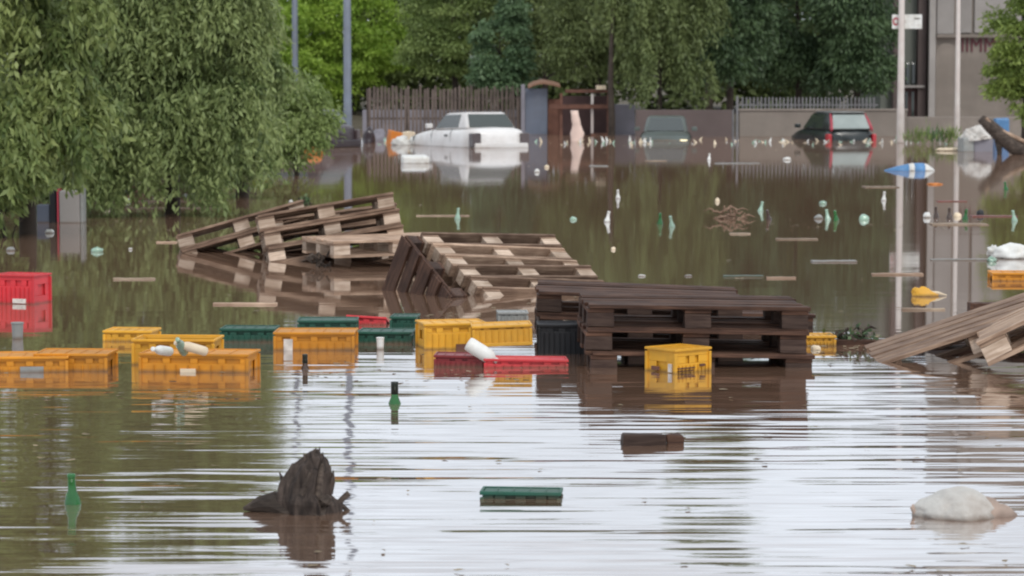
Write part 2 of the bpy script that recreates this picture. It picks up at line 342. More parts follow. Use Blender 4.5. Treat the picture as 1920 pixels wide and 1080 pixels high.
def tree(name, label, cat, base, H, blobs, n, mtl, leaf=(.16, .07), clumps=60, clump_r=.55, droop=.3, group=None, trunk_r=.16, lean=0, trunk_h=None):
    """blobs: (x, y, z, rx, ry, rz) relative to the foot; foliage sits in clumps over their shells"""
    root = empty(name, (base[0], base[1], 0)); tag(root, label, cat, group)
    trunk_obj(trunk_h or H * .8, trunk_r, root, lean=lean, spread=max(b[3] for b in blobs) * .8)
    Cs = []; As = []; Ts = []
    vol = np.array([b[3] * b[5] for b in blobs]); vol = vol / vol.sum()
    per = max(1, n // clumps)
    for c in range(clumps):
        b = blobs[np.random.choice(len(blobs), p=vol)]
        d = np.random.normal(size=3); d /= np.linalg.norm(d)
        if d[1] > .3 and random.random() < .5: d[1] *= -1
        k = random.uniform(.55, 1.0) ** .5
        cen = np.array(b[:3]) + d * np.array(b[3:]) * k
        rc = clump_r * random.uniform(.6, 1.35)
        q = np.random.normal(size=(per, 3)); q /= np.linalg.norm(q, axis=1, keepdims=True)
        q[:, 2] = np.where(q[:, 2] < -.2, -q[:, 2] * .6, q[:, 2])
        rad = np.random.uniform(.25, 1.08, per)[:, None] ** .6
        p = cen + q * rad * np.array([rc * 1.25, rc * 1.1, rc * .75])
        p[:, 2] -= droop * np.random.uniform(0, 1, per) ** 2 * rc
        A = q * .7 + np.random.normal(size=(per, 3)) * .45 + np.array([0, 0, -droop - .2])
        Cs.append(p); As.append(A); Ts.append(np.random.uniform(0, 1) * .55 + np.random.uniform(0, .45, per))
    leaves_obj('crown', np.concatenate(Cs), np.concatenate(As), leaf[0], leaf[1], LM[mtl], np.concatenate(Ts), root)
    return root

def willow(name, label, base, boughs, n_strands, per, mtl, leaf=(.085, .022), length=(.6, 1.6), H=4.0, group=None, trunk_r=.2, floor=.12):
    """boughs: arching clusters (x,y,z,rx,ry,rz) whose outer shell drops hanging strands of narrow leaves"""
    root = empty(name, (base[0], base[1], 0)); tag(root, label, 'tree', group)
    trunk_obj(H * .8, trunk_r * .6, root, spread=.5, limbs=4)
    vol = np.array([b[3] * b[5] for b in boughs]); vol = vol / vol.sum()
    Cs = []; As = []; Ts = []; tw = MB()
    ctr = None
    for s_ in range(n_strands):
        b = boughs[np.random.choice(len(boughs), p=vol)]
        d = np.random.normal(size=3); d /= np.linalg.norm(d); d[2] = abs(d[2]) * random.choice((1, 1, -.3))
        if d[1] > .2 and random.random() < .6: d[1] *= -1
        if s_ % 13 == 0: ctr = (np.array(b[:3]) + d * np.array(b[3:]) * random.uniform(.6, 1.08), d, random.uniform(0, .6), random.uniform(.7, 1.2))
        d = ctr[1]; o = ctr[0] + np.random.normal(size=3) * [.12, .1, .07]
        Ls = random.uniform(*length) * ctr[3] * .8; out = d * np.array([1, 1, 0]) * random.uniform(.1, .5)
        t = np.sort(np.random.uniform(0, 1, per)) ; sway = random.uniform(-.12, .12)
        p = o + np.outer(t, out) * .6 + np.outer(t ** 1.5, np.array([sway, 0, -Ls])) + np.random.normal(size=(per, 3)) * np.array([.035, .035, .03])
        ok = p[:, 2] > floor + np.random.uniform(-.1, .1)
        A = out * .4 + np.array([0, 0, -.75]) + np.random.normal(size=(per, 3)) * .42
        Cs.append(p[ok]); As.append(A[ok]); Ts.append((ctr[2] + random.uniform(-.05, .1) + np.random.uniform(0, .4, per))[ok])
    leaves_obj('crown', np.concatenate(Cs), np.concatenate(As), leaf[0], leaf[1], LM[mtl], np.concatenate(Ts), root)
    return root

def X(px, d): return (px - 960) / FPX * d / math.cos(TH) * math.cos(TH) if False else atd(px, 300, d).x
def Z(py, d): return atd(960, py, d).z

# near willows over the left bank
willow('willow_tree', 'coarse leaved drooping willow nearest the camera, its tips just over the pale cabinet', (X(20, 27), 27.6), 
       [(.0, 0, 2.2, .75, .7, .9), (.35, -.2, 1.25, .42, .5, .5), (-.3, -.4, 1.0, .6, .5, .6), (-.2, .2, 3.4, 1.1, .9, .9), (.5, .1, 3.3, .6, .7, .8)], 1000, 46, 'willow_near', (.12, .042), (.35, .95), 3.6, floor=.4)
willow('willow_tree', 'largest hanging willow, its curtains of narrow leaves dipping behind the floating planks', (X(300, 31.5), 32.2),
       [(-.55, 0, 2.3, .7, .8, .9), (.3, -.2, 2.4, .8, .8, .9), (-.1, -.7, 1.05, 1.0, .4, .55), (.75, -.3, 1.2, .55, .6, .6), (-.8, -.6, .9, .4, .4, .4), (.1, .2, 3.6, 1.3, 1.0, .9)], 2100, 44, 'willow', (.1, .034), (.5, 1.4), 4.0, floor=.08)
willow('willow_tree', 'bushy green willow between the largest hanging willow and the grey lamp post', (X(440, 37), 37.5),
       [(-.4, 0, 2.2, .6, .8, 1.0), (.2, -.2, 1.7, .5, .7, .6), (.2, -.6, 1.0, .7, .5, .5), (-.4, -.6, .8, .5, .4, .4), (-.5, .3, 3.0, .8, .8, .8)], 1100, 42, 'willow', (.11, .038), (.4, 1.2), 4.0, floor=.25)
tree('bank_shrub', 'leafy bough drooping almost to the water before the pale cabinet', 'shrub', (X(10, 27), 27), 1.2, [(-.05, 0, .75, .32, .3, .35), (-.25, 0, .5, .3, .3, .3)], 5000, 'willow_near', (.11, .04), 30, .2, .9, trunk_r=.03, trunk_h=.7)
for px_, d_, w_, h_, lb in ((-30, 33, .8, 1.3, 'bank shrub in the shade at the far left, behind the pale cabinet'), (110, 36, .9, 1.5, 'bank shrub behind the pale cabinet and the willow trunk'), (250, 38, .9, 1.5, 'bank shrub behind the dead branches under the largest willow'), (400, 41, .9, 1.5, 'bank shrub in the shade between the two right hand willows')):
    tree('bank_shrub', lb, 'shrub', (X(px_, d_), d_), h_, [(0, 0, h_ * .45, w_, .5, h_ * .5), (.3, 0, h_ * .8, w_ * .7, .5, h_ * .4), (-.3, 0, h_ * .7, w_ * .6, .5, h_ * .5)], 6000, 'olive', (.12, .045), 40, .32, .6, 'shrubs on the left bank under the willows', .05, trunk_h=.8)
tree('bank_shrub', 'low dense shrub hanging over the water beside the orange float', 'shrub', (X(552, 46), 46.5), 1.6,
     [(0, 0, 1.15, .55, .5, .5), (.25, -.1, .75, .4, .4, .35), (-.3, 0, .75, .5, .5, .5)], 14000, 'mid', (.1, .035), 46, .3, .8, trunk_r=.06, trunk_h=.9)
tree('lime_tree', 'bright lime green tree right behind the tall blue grey lamp post', 'tree', (X(655, 104), 105), 7.4,
     [(0, 0, 4.0, 1.9, 1.4, 2.0), (1.0, -.2, 2.6, 1.0, 1.0, 1.0), (-.9, 0, 2.2, 1.4, 1.0, 1.5), (-.2, 0, 5.9, 1.4, 1.1, 1.1)], 32000, 'bright', (.18, .075), 120, .52, .5, trunk_r=.16)
tree('lime_tree', 'yellow green tree half hidden behind the willow top, left of the tall lamp post', 'tree', (X(500, 103), 104), 7.0,
     [(0, 0, 4.6, 1.8, 1.2, 2.0), (-1.2, 0, 3.1, 1.5, 1.0, 1.6), (.9, 0, 2.4, 1.1, .8, 1.2)], 20000, 'bright', (.18, .075), 80, .52, .5, trunk_r=.16)
# trees behind the picket fence and the booth
tg = 'trees along the far bank'
tree('broadleaf_tree', 'mid green tree behind the left end of the picket fence', 'tree', (X(765, 109), 110), 7, [(0, 0, 4.3, 1.6, 1.4, 2.2), (.5, 0, 3.0, 1.2, 1.2, 1.2), (-.6, 0, 2.4, 1.0, 1.0, .9)], 20000, 'mid', (.17, .07), 90, .5, .4, tg)
tree('broadleaf_tree', 'yellowish green tree behind the middle of the picket fence', 'tree', (X(850, 100), 101), 7.5, [(0, 0, 4.6, 1.7, 1.4, 2.3), (-.3, -.2, 2.9, 1.4, 1.2, 1.0)], 20000, 'mid', (.17, .07), 90, .5, .4, tg)
tree('broadleaf_tree', 'blue green young tree right beside the blue grey booth', 'tree', (X(940, 93), 93.5), 4.5, [(0, 0, 3.0, .8, .8, 1.5), (.4, -.1, 1.9, .6, .6, .8), (-.5, 0, 2.2, .5, .5, .6), (.1, 0, 4.3, .5, .5, .7)], 12000, 'teal', (.18, .08), 46, .34, .6, tg, .09)
tree('broadleaf_tree', 'tall olive tree behind the blue grey booth roof', 'tree', (X(1020, 99), 100), 7.5, [(0, 0, 4.9, 1.8, 1.5, 2.2), (.2, 0, 3.2, 1.5, 1.2, 1.0)], 22000, 'olive', (.17, .07), 100, .5, .5, tg)
tree('broadleaf_tree', 'olive tree with hanging boughs over the brown stall', 'tree', (X(1120, 91), 92), 7, [(0, 0, 4.6, 1.7, 1.3, 2.0), (-.6, -.2, 2.9, 1.0, .9, .9), (.5, 0, 2.9, .9, .9, 1.0)], 22000, 'olive', (.16, .06), 90, .5, .9, tg, .12)
# hanging dark willow in the middle
willow('weeping_willow', 'dark weeping willow hanging over the half sunk grey car', (X(1235, 86), 86.5), [(-.3, 0, 4.2, 1.5, 1.2, 1.6), (.7, 0, 3.9, 1.3, 1.1, 1.5), (.1, -.8, 2.4, 1.5, .9, .7), (.2, 0, 6.4, 1.1, 1.0, 1.0)], 1500, 24, 'olive', (.2, .06), (.8, 2.1), 7.5, tg, .16, .8)
tree('conifer_tree', 'dark green tree with pale drooping tufts left of the iron fence', 'tree', (X(1370, 88), 89), 8, [(0, 0, 4.6, 1.4, 1.2, 2.3), (-.3, -.3, 2.6, 1.2, 1.0, .8), (.2, 0, 6.6, .8, .8, 1.0)], 22000, 'dark', (.2, .07), 70, .5, 1.0, tg)
tree('conifer_tree', 'very dark broad tree behind the iron fence and the black hatchback', 'tree', (X(1500, 92), 93), 8, [(0, 0, 4.4, 1.8, 1.3, 2.4), (.3, -.3, 2.4, 1.5, 1.0, .8), (-.8, 0, 2.7, 1.0, 1.0, .9)], 26000, 'dark', (.2, .07), 90, .55, 1.0, tg)
tree('conifer_tree', 'dark tree reaching across the left edge of the concrete building', 'tree', (X(1610, 90), 91), 8, [(0, 0, 4.2, 1.3, 1.1, 2.2), (.15, -.2, 2.3, 1.2, .9, .8)], 20000, 'dark', (.2, .07), 75, .5, 1.0, tg)
tree('tall_tree', 'tall loose tree rising highest above the weeping willow', 'tree', (X(1330, 104), 105), 15, [(0, 0, 10.5, 1.7, 1.4, 2.2), (.3, 0, 13.2, 1.1, 1.0, 1.3), (-.3, 0, 7.5, 2.0, 1.5, 1.6)], 16000, 'mid', (.24, .1), 70, .6, .5, tg, .2)
tree('riverside_tree', 'light green tree pushing into the right edge in front of the concrete building', 'tree', (X(1925, 68), 68.5), 6,
     [(0, 0, 2.5, .95, .9, 1.3), (-.35, -.1, 1.9, .75, .7, .55), (-.2, 0, 3.7, .9, .8, .9), (.3, 0, 1.2, .5, .5, .6)], 16000, 'river', (.14, .055), 70, .33, .5, trunk_r=.12)
# far wood that closes the view behind the single trees
def wood_mass():
    root = []
    Cs = []; As = []; Ts = []
    for k in range(1000):
        px = random.uniform(-300, 1720); d = random.uniform(108, 118); c = np.array([X(px, d), d, random.uniform(.3, 7.6 + 1.0 * math.sin(px * .013))]); per = 90
        q = np.random.normal(size=(per, 3)); q /= np.linalg.norm(q, axis=1, keepdims=True); q[:, 2] = np.abs(q[:, 2])
        Cs.append(c + q * np.array([1.2, 1.0, .9])); As.append(q + np.random.normal(size=(per, 3)) * .5 + [0, 0, -.5]); Ts.append(random.uniform(0, .6) + np.random.uniform(0, .4, per))
    o = leaves_obj('far_wood', np.concatenate(Cs), np.concatenate(As), .38, .2, LM['olive'], np.concatenate(Ts), None)
    tag(o, 'dense dark wood closing the view behind the bank trees', 'wood', kind='stuff')
wood_mass()

# ---------------------------------------------------------------- fences, walls, poles
def fence_panel(a, b, h, mb, step, wd, z0, jit=.02, th=.02):
    a = Vector(a); b = Vector(b); L_ = (b - a).length; u = (b - a) / L_; n = int(L_ / step)
    for i in range(n):
        c = a + u * (i + .5) * step; hh = h + random.uniform(-jit, jit); m_ = Matrix.Translation((c.x, c.y, z0)) @ Matrix.Rotation(math.atan2(u.y, u.x), 4, 'Z') @ Matrix.Rotation(random.uniform(-.02, .02), 4, 'Y')
        mb.add([(-wd / 2, -th, 0), (wd / 2, -th, 0), (wd / 2, -th, hh - wd * .4), (0, -th, hh), (-wd / 2, -th, hh - wd * .4),
                (-wd / 2, th, 0), (wd / 2, th, 0), (wd / 2, th, hh - wd * .4), (0, th, hh), (-wd / 2, th, hh - wd * .4)],
               [(0, 1, 2, 3, 4), (9, 8, 7, 6, 5), (0, 5, 6, 1), (1, 6, 7, 2), (2, 7, 8, 3), (3, 8, 9, 4), (4, 9, 5, 0)], m_)
def rail(mb, a, b, z, t=.05, off=.05):
    a = Vector(a); b = Vector(b); u = (b - a).normalized(); L_ = (b - a).length
    mb.box(0, L_, off, off + t, z, z + t * 1.4, Matrix.Translation((a.x, a.y, 0)) @ Matrix.Rotation(math.atan2(u.y, u.x), 4, 'Z'))
# wooden picket fence
fr = empty('picket_fence', (X(690, 92), 92, 0)); tag(fr, 'tall weathered brown picket fence behind the white car', 'fence')
fa = Vector((0, 0, 0)); fb = Vector((X(975, 92) - X(690, 92), .6, 0))
mb = MB(); fence_panel(fa, fb, 1.62, mb, .135, .085, -.05, .07); mb.build('pickets', 'fence_wood', fr)
mb = MB(); rail(mb, fa, fb, .45); rail(mb, fa, fb, 1.15); mb.build('rail', 'fence_wood', fr)
for i in range(5):
    mb = MB(); p = fa.lerp(fb, i / 4); mb.box(p.x - .05, p.x + .05, p.y + .11, p.y + .2, -1, 1.5); mb.build('post', 'fence_wood', fr, .01)
mb = MB(); mb.box(X(680, 96), X(985, 96), 96, 96.3, -1, .75); tag(mb.build('back_wall', 'lilac', bevel=.02), 'low dull grey wall seen through the gaps of the picket fence', 'wall')

# low concrete wall with iron fence
x0, x1 = X(1386, 84), X(1700, 84)
wl = empty('concrete_wall', (x0, 84, 0)); tag(wl, 'low beige concrete wall behind the black and red hatchback, topped by iron railings', 'wall')
mb = MB(); mb.box(0, x1 - x0, 0, .25, -1, Z(208, 84)); mb.build('wall', 'concrete', wl, .02)
mb = MB(); mb.box(-.03, x1 - x0 + .02, -.04, .29, Z(208, 84) + .002, Z(204, 84)); mb.build('coping', 'concrete', wl, .01)
mb = MB(); fence_panel((.05, .12, 0), (x1 - x0 - .9, .12, 0), .37, mb, .118, .05, Z(204, 84), .01, .012); mb.build('railing', 'fence_iron', wl)
mb = MB(); rail(mb, (0, .1, 0), (x1 - x0 - .9, .1, 0), Z(204, 84) + .1, .03, .03); mb.build('rail', 'fence_iron', wl)
mb = MB(); mb.box(X(1192, 84), X(1372, 84), 84, 84.2, -1, Z(206, 84)); tag(mb.build('dark_wall', 'concrete_dark', bevel=.02), 'dark low wall behind the sunk grey car', 'wall')  # darker concrete all over
gp = empty('gate', (X(1374, 79), 79, 0)); tag(gp, 'pair of thin pale gate posts at the left end of the concrete wall', 'gate')
for dx, z, r in ((0, Z(205, 79), .03), (.12, Z(180, 79), .035)):
    mb = MB(); mb.tube([(dx, 0, -1), (dx, 0, z)], r, 8); mb.build('post', 'fence_iron', gp)
x0, x1 = X(1700, 85), X(1925, 85)
mb = MB(); mb.box(x0, x1, 85, 85.3, -1, Z(219, 85)); tag(mb.build('plinth_wall', 'concrete', bevel=.03), 'low stained plinth wall with weeds in front of the concrete building', 'wall')

def pole(name, label, px, py, w, top_py, m, arm=False):
    p = at(px, py); d = p.y; r = w / 2 / FPX * d
    root = empty(name, (p.x, p.y, 0)); tag(root, label, 'pole' if 'sign' in name else 'lamp post')
    H = Z(top_py, d)
    mb = MB(); mb.lathe([(r * 1.08, -1.5), (r * 1.08, .9), (r, 1.0), (r * .75, H)], 14); mb.build('shaft', m, root, smooth=True)
    return root, p, r, H
root, p, r, H = pole('street_lamp', 'tall thick blue grey lamp post standing in the water left of the white car', 652, 262, 15, -455, 'pole')
mb = MB(); mb.tube([(0, 0, H), (.1, 0, H + .35), (.6, 0, H + .5)], .05, 8); mb.build('arm', 'pole', root)
mb = MB(); mb.box(.5, 1.1, -.12, .12, H + .42, H + .55); mb.build('lamp_head', 'pole', root, .03)
root, p, r, H = pole('street_lamp', 'thinner blue grey lamp post rising out of the willow leaves', 554, 243, 12, -345, 'pole')
mb = MB(); mb.tube([(0, 0, H), (-.1, 0, H + .35), (-.6, 0, H + .5)], .05, 8); mb.build('arm', 'pole', root)
mb = MB(); mb.box(-1.1, -.5, -.12, .12, H + .42, H + .55); mb.build('lamp_head', 'pole', root, .03)
root, p, r, H = pole('sign_pole', 'pale pole carrying the white street sign', 1688, 268, 13, -90, 'pole_white')
d = p.y; cx = p.x
mb = MB(); mb.box(X(1671, d) - cx, X(1727, d) - cx, .10, .13, Z(54, d), Z(27, d)); sg = mb.build('sign_board', 'whitep', root, .012)
mb = MB(); rg = .09; cx2 = X(1678, d) - cx
mb.add([(cx2 + rr * math.cos(a * math.pi / 8) , .092, Z(40, d) + rr * 1.3 * math.sin(a * math.pi / 8)) for rr in (rg, rg * .55) for a in range(16)], [(a, (a + 1) % 16, 16 + (a + 1) % 16, 16 + a) for a in range(16)]); mb.build('emblem', 'car_red', sg)
mb = MB(); mb.box(X(1712, d) - cx, X(1723, d) - cx, .088, .097, Z(35.5, d), Z(34, d)); mb.build('small_print', 'ink', sg)
mb = MB(); mb.box(-.12, .12, r * .9, .099, Z(44, d), Z(37, d)); mb.build('bracket', 'pole_white', root)
root, p, r, H = pole('sign_pole', 'slimmer bare pale pole in front of the concrete building wall', 1794, 264, 9.5, -80, 'pole_white')

# ---------------------------------------------------------------- concrete building
D = 96.0
bx = X(1740, D)
B = empty('concrete_building', (bx, D, 0)); tag(B, 'large grey concrete building with pale panels and dark red lettering', 'building')
def bb(nm, px0, px1, py0, py1, y0, y1, m, parent=B, bev=.02):
    mb = MB(); mb.box(X(px0, D) - bx, X(px1, D) - bx, y0, y1, Z(py1, D), Z(py0, D)); return mb.build(nm, m, parent, bev)
TOP = -235
bb('wall', 1741, 2200, TOP, 262, 0, 8, 'concrete')
bb('tower', 1806, 2210, -430, TOP - .5, .3, 8, 'concrete')
bb('recess_wall', 1655, 1740, TOP, 262, .8, 8, 'grey_green')
for a, b_ in ((1676, 1692), (1722, 1738)): bb('pilaster', a, b_, TOP, 250, .35, .79, 'concrete_dark')
bb('corner_pilaster', 1739, 1751, TOP, 235, -.12, -.003, 'concrete_pale')
for a, b_, t, q in ((1753, 1785, TOP, 64), (1797, 1818, TOP, 62), (1823, 1925, TOP, 62)): bb('facade_panel', a, b_, t, q, -.1, -.003, 'concrete_pale')
bb('ledge', 1752, 2190, 64.5, 71, -.22, -.003, 'concrete')
mb = MB(); ar = [(X(1752 + 0, D), Z(235, D)), (X(1790, D), Z(235, D))]
pts = [(X(1790, D) - bx, Z(228, D))] + [(X(1771 + 19 * math.cos(t * math.pi / 10), D) - bx, Z(100 - 20 * math.sin(t * math.pi / 10), D)) for t in range(11)] + [(X(1752, D) - bx, Z(228, D))]
n_ = len(pts); mb.add([(x, -.05, z) for x, z in pts] + [(x, -.003, z) for x, z in pts], [tuple(range(n_))] + [(i, (i + 1) % n_, n_ + (i + 1) % n_, n_ + i) for i in range(n_)]); mb.build('arched_panel', 'concrete', B)
bb('door', 1697, 1731, 165, 262, .55, .78, 'door_red')
bb('canopy', 1692, 1735, 160, 164.6, .25, .78, 'concrete_pale')
for k, px in enumerate((1702, 1713)): bb('window', px, px + 7, 118, 158, .7, .78, 'glass')
for a in (1700, 1712): bb('door_slit', a, a + 5, 172, 225, .535, .548, 'glass')
# lettering (only the strokes that can be made out)
tx = bpy.data.curves.new('lettering', 'FONT'); tx.body = 'IIMMI'; tx.size = .72; tx.extrude = .015; tx.space_character = 1.05
to = bpy.data.objects.new('lettering', tx); S.collection.objects.link(to)
dg = bpy.context.evaluated_depsgraph_get(); me_ = bpy.data.meshes.new_from_object(to.evaluated_get(dg)); bpy.data.objects.remove(to)
lo = bpy.data.objects.new('lettering', me_); S.collection.objects.link(lo); me_.materials.clear(); me_.materials.append(M['maroon_paint'])
wx = max(v.co.x for v in me_.vertices); lo.parent = B; lo.rotation_euler = (math.pi / 2, 0, 0); lo.scale = ((X(1872, D) - X(1798, D)) / wx, 1, 1)
lo.location = (X(1798, D) - bx, -.03, Z(97, D))

# ---------------------------------------------------------------- market booth and stall
D2 = 88.0; b0 = X(985, D2)
K = empty('market_booth', (b0, D2, 0)); tag(K, 'blue grey metal booth with an orange brown roof sheet right of the white car', 'booth')
def kb(nm, px0, px1, py0, py1, y0, y1, m, parent=K, base=None, org=b0, d=D2):
    mb = MB(); mb.box(X(px0, d) - org, X(px1, d) - org, y0, y1, Z(py1, d), Z(py0, d), j=.006); return mb.build(nm, m, parent, .01)
kb('side_wall', 985, 1026, 166, 275, 0, 1.2, 'slate_blue'); kb('frame', 977, 984.5, 158, 275, -.05, .1, 'lilac')
kb('back_panel', 1027, 1052, 186, 275, .2, 1.1, 'rust')
mb = MB()
ring = []
for i in range(7):
    t = i / 6; x = X(990 + 60 * t, D2) - b0; z = Z((163, 158, 155, 154, 156, 158, 161)[i], D2)
    ring.append([(x, -.35, z - .06), (x, 1.3, z + .03), (x, 1.3, z + .1), (x, -.35, z)])
mb.loft(ring); mb.build('roof', 'rust_orange', K)
s0 = X(1030, 87)
ST = empty('market_stall', (s0, 87, 0)); tag(ST, 'broken brown wooden stall with open bays between the booth and the dark trunk', 'stall')
def sb(nm, px0, px1, py0, py1, y0, y1, m): return kb(nm, px0, px1, py0, py1, y0, y1, m, ST, None, s0, 87)
sb('beam', 1030, 1142, 196, 204, 0, .15, 'rust'); sb('beam', 1060, 1142, 168, 174, .1, .2, 'rust')
for px in (1050, 1108, 1138): sb('post', px, px + 5, 175, 275, .16, .26, 'pole_white' if px == 1108 else 'rust')
sb('back_wall', 1054, 1150, 180, 275, .9, 1.0, 'door_red'); sb('shelf', 1108, 1146, 250, 258, -.15, .7, 'rust')
sb('awning_scrap', 1118, 1136, 160, 168, -.05, .5, 'cream')
mb = MB(); mb.box(X(1151, 88), X(1191, 88), 88, 89, -1, Z(196, 88), j=.01); tag(mb.build('kiosk_wall', 'lilac', bevel=.02), 'pale lilac grey kiosk wall right of the dark leaning trunk', 'wall')
tr = empty('bare_trunk', (X(1146, 86), 86, 0)); tag(tr, 'dark bare tree trunk in front of the brown stall', 'tree')
mb = MB(); mb.tube([(0, 0, -1), (.02, 0, .6), (-.03, 0, 1.8), (.05, 0, 4.5)], [.13, .11, .09, .05], 9); mb.build('trunk', 'bark', tr, smooth=True)
# pink padded panel
p = at(1079, 264); mb = MB()
rings = []
for i in range(9):
    t = i / 8; z = -.2 + 1.08 * t; wv = .15 + .06 * math.sin(t * 7) + (.03 if .3 < t < .85 else -.03) ; wv *= 1 if t < .95 else .7
    cx_ = .05 * math.sin(t * 4)
    rings.append([(cx_ + wv * math.cos(a), .07 * math.sin(a), z) for a in [k * math.pi / 5 for k in range(10)]])
mb.loft(rings); o = mb.build('padded_roll', 'pink', smooth=True); o.location = p; tag(o, 'pale pink roll of padding standing upright in the stall opening', 'padding')

# ---------------------------------------------------------------- cars
def car(name, label, px, py, psi, sink, L_, W, belt, roof, body, cabinm, gl_rear, gl_side, xr, xf, tr, tf, rearz, nose=.7, tail_m='lamp_red', pitch=0, roll=0, head=None, post=None, lampsize=(.16, .3), two_door=False, plate=False, capm=None, pillar=None):
    """xr,xf: rear and front of the glasshouse at the belt; tr,tf: at the roof; x forward from the tail"""
    root = empty(name); tag(root, label, 'car'); hw = W / 2
    mb = MB(); rings = []
    def zt(x):
        if x < xr: return rearz + (belt - rearz) * (x / max(xr, .01))
        if x < xf: return belt
        return belt - (belt - nose) * ((x - xf) / (L_ - xf)) ** 1.5
    for i in range(17):
        t = i / 16; x = L_ * t; e = 1 - .10 * abs(2 * t - 1) ** 6; zz = zt(x); h2 = hw * e
        if i in (0, 16): h2 *= .96; zz -= .04
        rings.append([(x, -h2 * .9, .22), (x, -h2, .36), (x, -h2 * 1.01, .6), (x, -h2 * .97, zz - .1), (x, -h2 * .88, zz - .015), (x, -h2 * .4, zz + .02),
                      (x, h2 * .4, zz + .02), (x, h2 * .88, zz - .015), (x, h2 * .97, zz - .1), (x, h2 * 1.01, .6), (x, h2, .36), (x, h2 * .9, .22)])
    mb.loft(rings); bo = mb.build('body', body, root, smooth=True); bo.modifiers.new('s', 'SUBSURF').render_levels = 1
    bo.modifiers.new('es', 'EDGE_SPLIT').split_angle = R(50)
    # glasshouse
    hb, ht = hw * .87, hw * .72
    def lev(k):
        return (xr + (tr - xr) * k, xf + (tf - xf) * k, hb + (ht - hb) * k, belt - .02 + (roof - belt + .02) * k)
    rg = []
    for k in (0, .55, .9, 1.0):
        a, b, h, z = lev(k)
        if k == 1.0: a += .05; b -= .08; h -= .06
        c = .07; rg.append([(a, -h + c, z), (a + c, -h, z), ((a + b) / 2, -h * 1.02, z), (b - c, -h, z), (b, -h + c, z), (b + .02, 0, z), (b, h - c, z), (b - c, h, z), ((a + b) / 2, h * 1.02, z), (a + c, h, z), (a, h - c, z), (a - .02, 0, z)])
    mb = MB(); mb.loft(rg); mb.build('cabin', cabinm, root, .045, smooth=True)
    def win(nm, pts, m, off):
        n = (Vector(pts[1]) - Vector(pts[0])).cross(Vector(pts[3]) - Vector(pts[0])).normalized()
        cen = sum((Vector(q) for q in pts), Vector()) / 4
        if n.dot(cen - Vector(((xr + xf) / 2, 0, belt))) < 0: n = -n
        P = [Vector(q) + n * off for q in pts]; Q = [Vector(q) - n * .02 for q in pts]
        m_ = MB(); m_.add(P + Q, [(0, 1, 2, 3), (0, 4, 5, 1), (1, 5, 6, 2), (2, 6, 7, 3), (3, 7, 4, 0)]); return m_.build(nm, m, root)
    a0, b0_, h0, z0 = lev(.08); a1, b1, h1, z1 = lev(.86)
    win('rear_window', [(a0 - .02, -h0 + .07, z0), (a0 - .02, h0 - .07, z0), (a1 - .02, h1 - .07, z1), (a1 - .02, -h1 + .07, z1)], gl_rear, .012)
    win('windscreen', [(b0_ + .02, -h0 + .1, z0), (b0_ + .02, h0 - .1, z0), (b1 + .02, h1 - .1, z1), (b1 + .02, -h1 + .1, z1)], 'glass', .012)
    for s_ in (-1, 1):
        g0 = a0 + (b0_ - a0) * (post or .22)
        g1 = max(a1 + .12, g0); mid = (b0_ + b1) / 2 - (b0_ - g0) * .52
        if two_door: win('side_window', [(g0 + .12, s_ * h0, z0), (b0_ - .12, s_ * h0, z0), (b1 - .12, s_ * h1, z1), (g1 + .12, s_ * h1, z1)], gl_side, .016)
        else: win('side_window', [(mid + .03, s_ * h0, z0), (b0_ - .16, s_ * h0, z0), (b1 - .16, s_ * h1, z1), (mid + .03, s_ * h1, z1)], gl_side, .016); win('side_window', [(g0, s_ * h0, z0), (mid - .03, s_ * h0, z0), (mid - .03, s_ * h1, z1), (g1, s_ * h1, z1)], gl_side, .016)
        m_ = MB(); lw, lh = lampsize; m_.box(-.02, .26, *sorted((s_ * (hw * .99 - lw), s_ * hw * .99)), rearz - .1 - lh, rearz - .1); m_.build('tail_lamp', tail_m, root, .03)
        m_ = MB(); m_.box(L_ - .2, L_ + .01, s_ * hw * .72 - .11, s_ * hw * .72 + .11, nose - .18, nose - .04); m_.build('headlight', head if (head and s_ > 0) else 'glass', root, .03)
        m_ = MB(); m_.box(xf - .28, xf - .12, s_ * (hw + .02), s_ * (hw + .18), belt + .02, belt + .14); m_.build('mirror', body, root, .02)
        m_ = MB(); m_.box((xr + xf) / 2 - .05, (xr + xf) / 2 + .12, s_ * hw * .985, s_ * (hw * .985 + .03), belt - .2, belt - .16); m_.build('door_handle', 'foil', root)
        for dx_ in ((xr + xf) / 2 - .25, xf - .1):
            m_ = MB(); m_.tube([(dx_, s_ * hw * 1.0, .55), (dx_ + .02, s_ * hw * .985, belt - .12), (dx_ + .03, s_ * hw * .9, belt - .02)], .007, 5); m_.build('door_seam', 'foil', root)
        for wx_ in (L_ * .17, L_ * .8):
            wh = MB(); wh.lathe([(.2, -.09), (.29, -.09), (.31, -.06), (.31, .06), (.29, .09), (.2, .09)], 20, Matrix.Translation((wx_, s_ * (hw - .2), .3)) @ Matrix.Rotation(math.pi / 2, 4, 'X')); w_ = wh.build('wheel', 'tyre', root)
            wh = MB(); wh.lathe([(.02, -.1), (.19, -.1), (.19, .1), (.02, .1)], 14, Matrix.Translation((wx_, s_ * (hw - .2), .3)) @ Matrix.Rotation(math.pi / 2, 4, 'X')); wh.build('rim', 'rim', w_)
    m_ = MB(); m_.box(-.07, .12, -hw * .93, hw * .93, .3, .5); m_.build('rear_bumper', body, root, .04)
    if plate: m_ = MB(); m_.box(-.03, .02, -.26, .26, rearz - .3, rearz - .19); m_.build('number_plate', 'whitep', root)
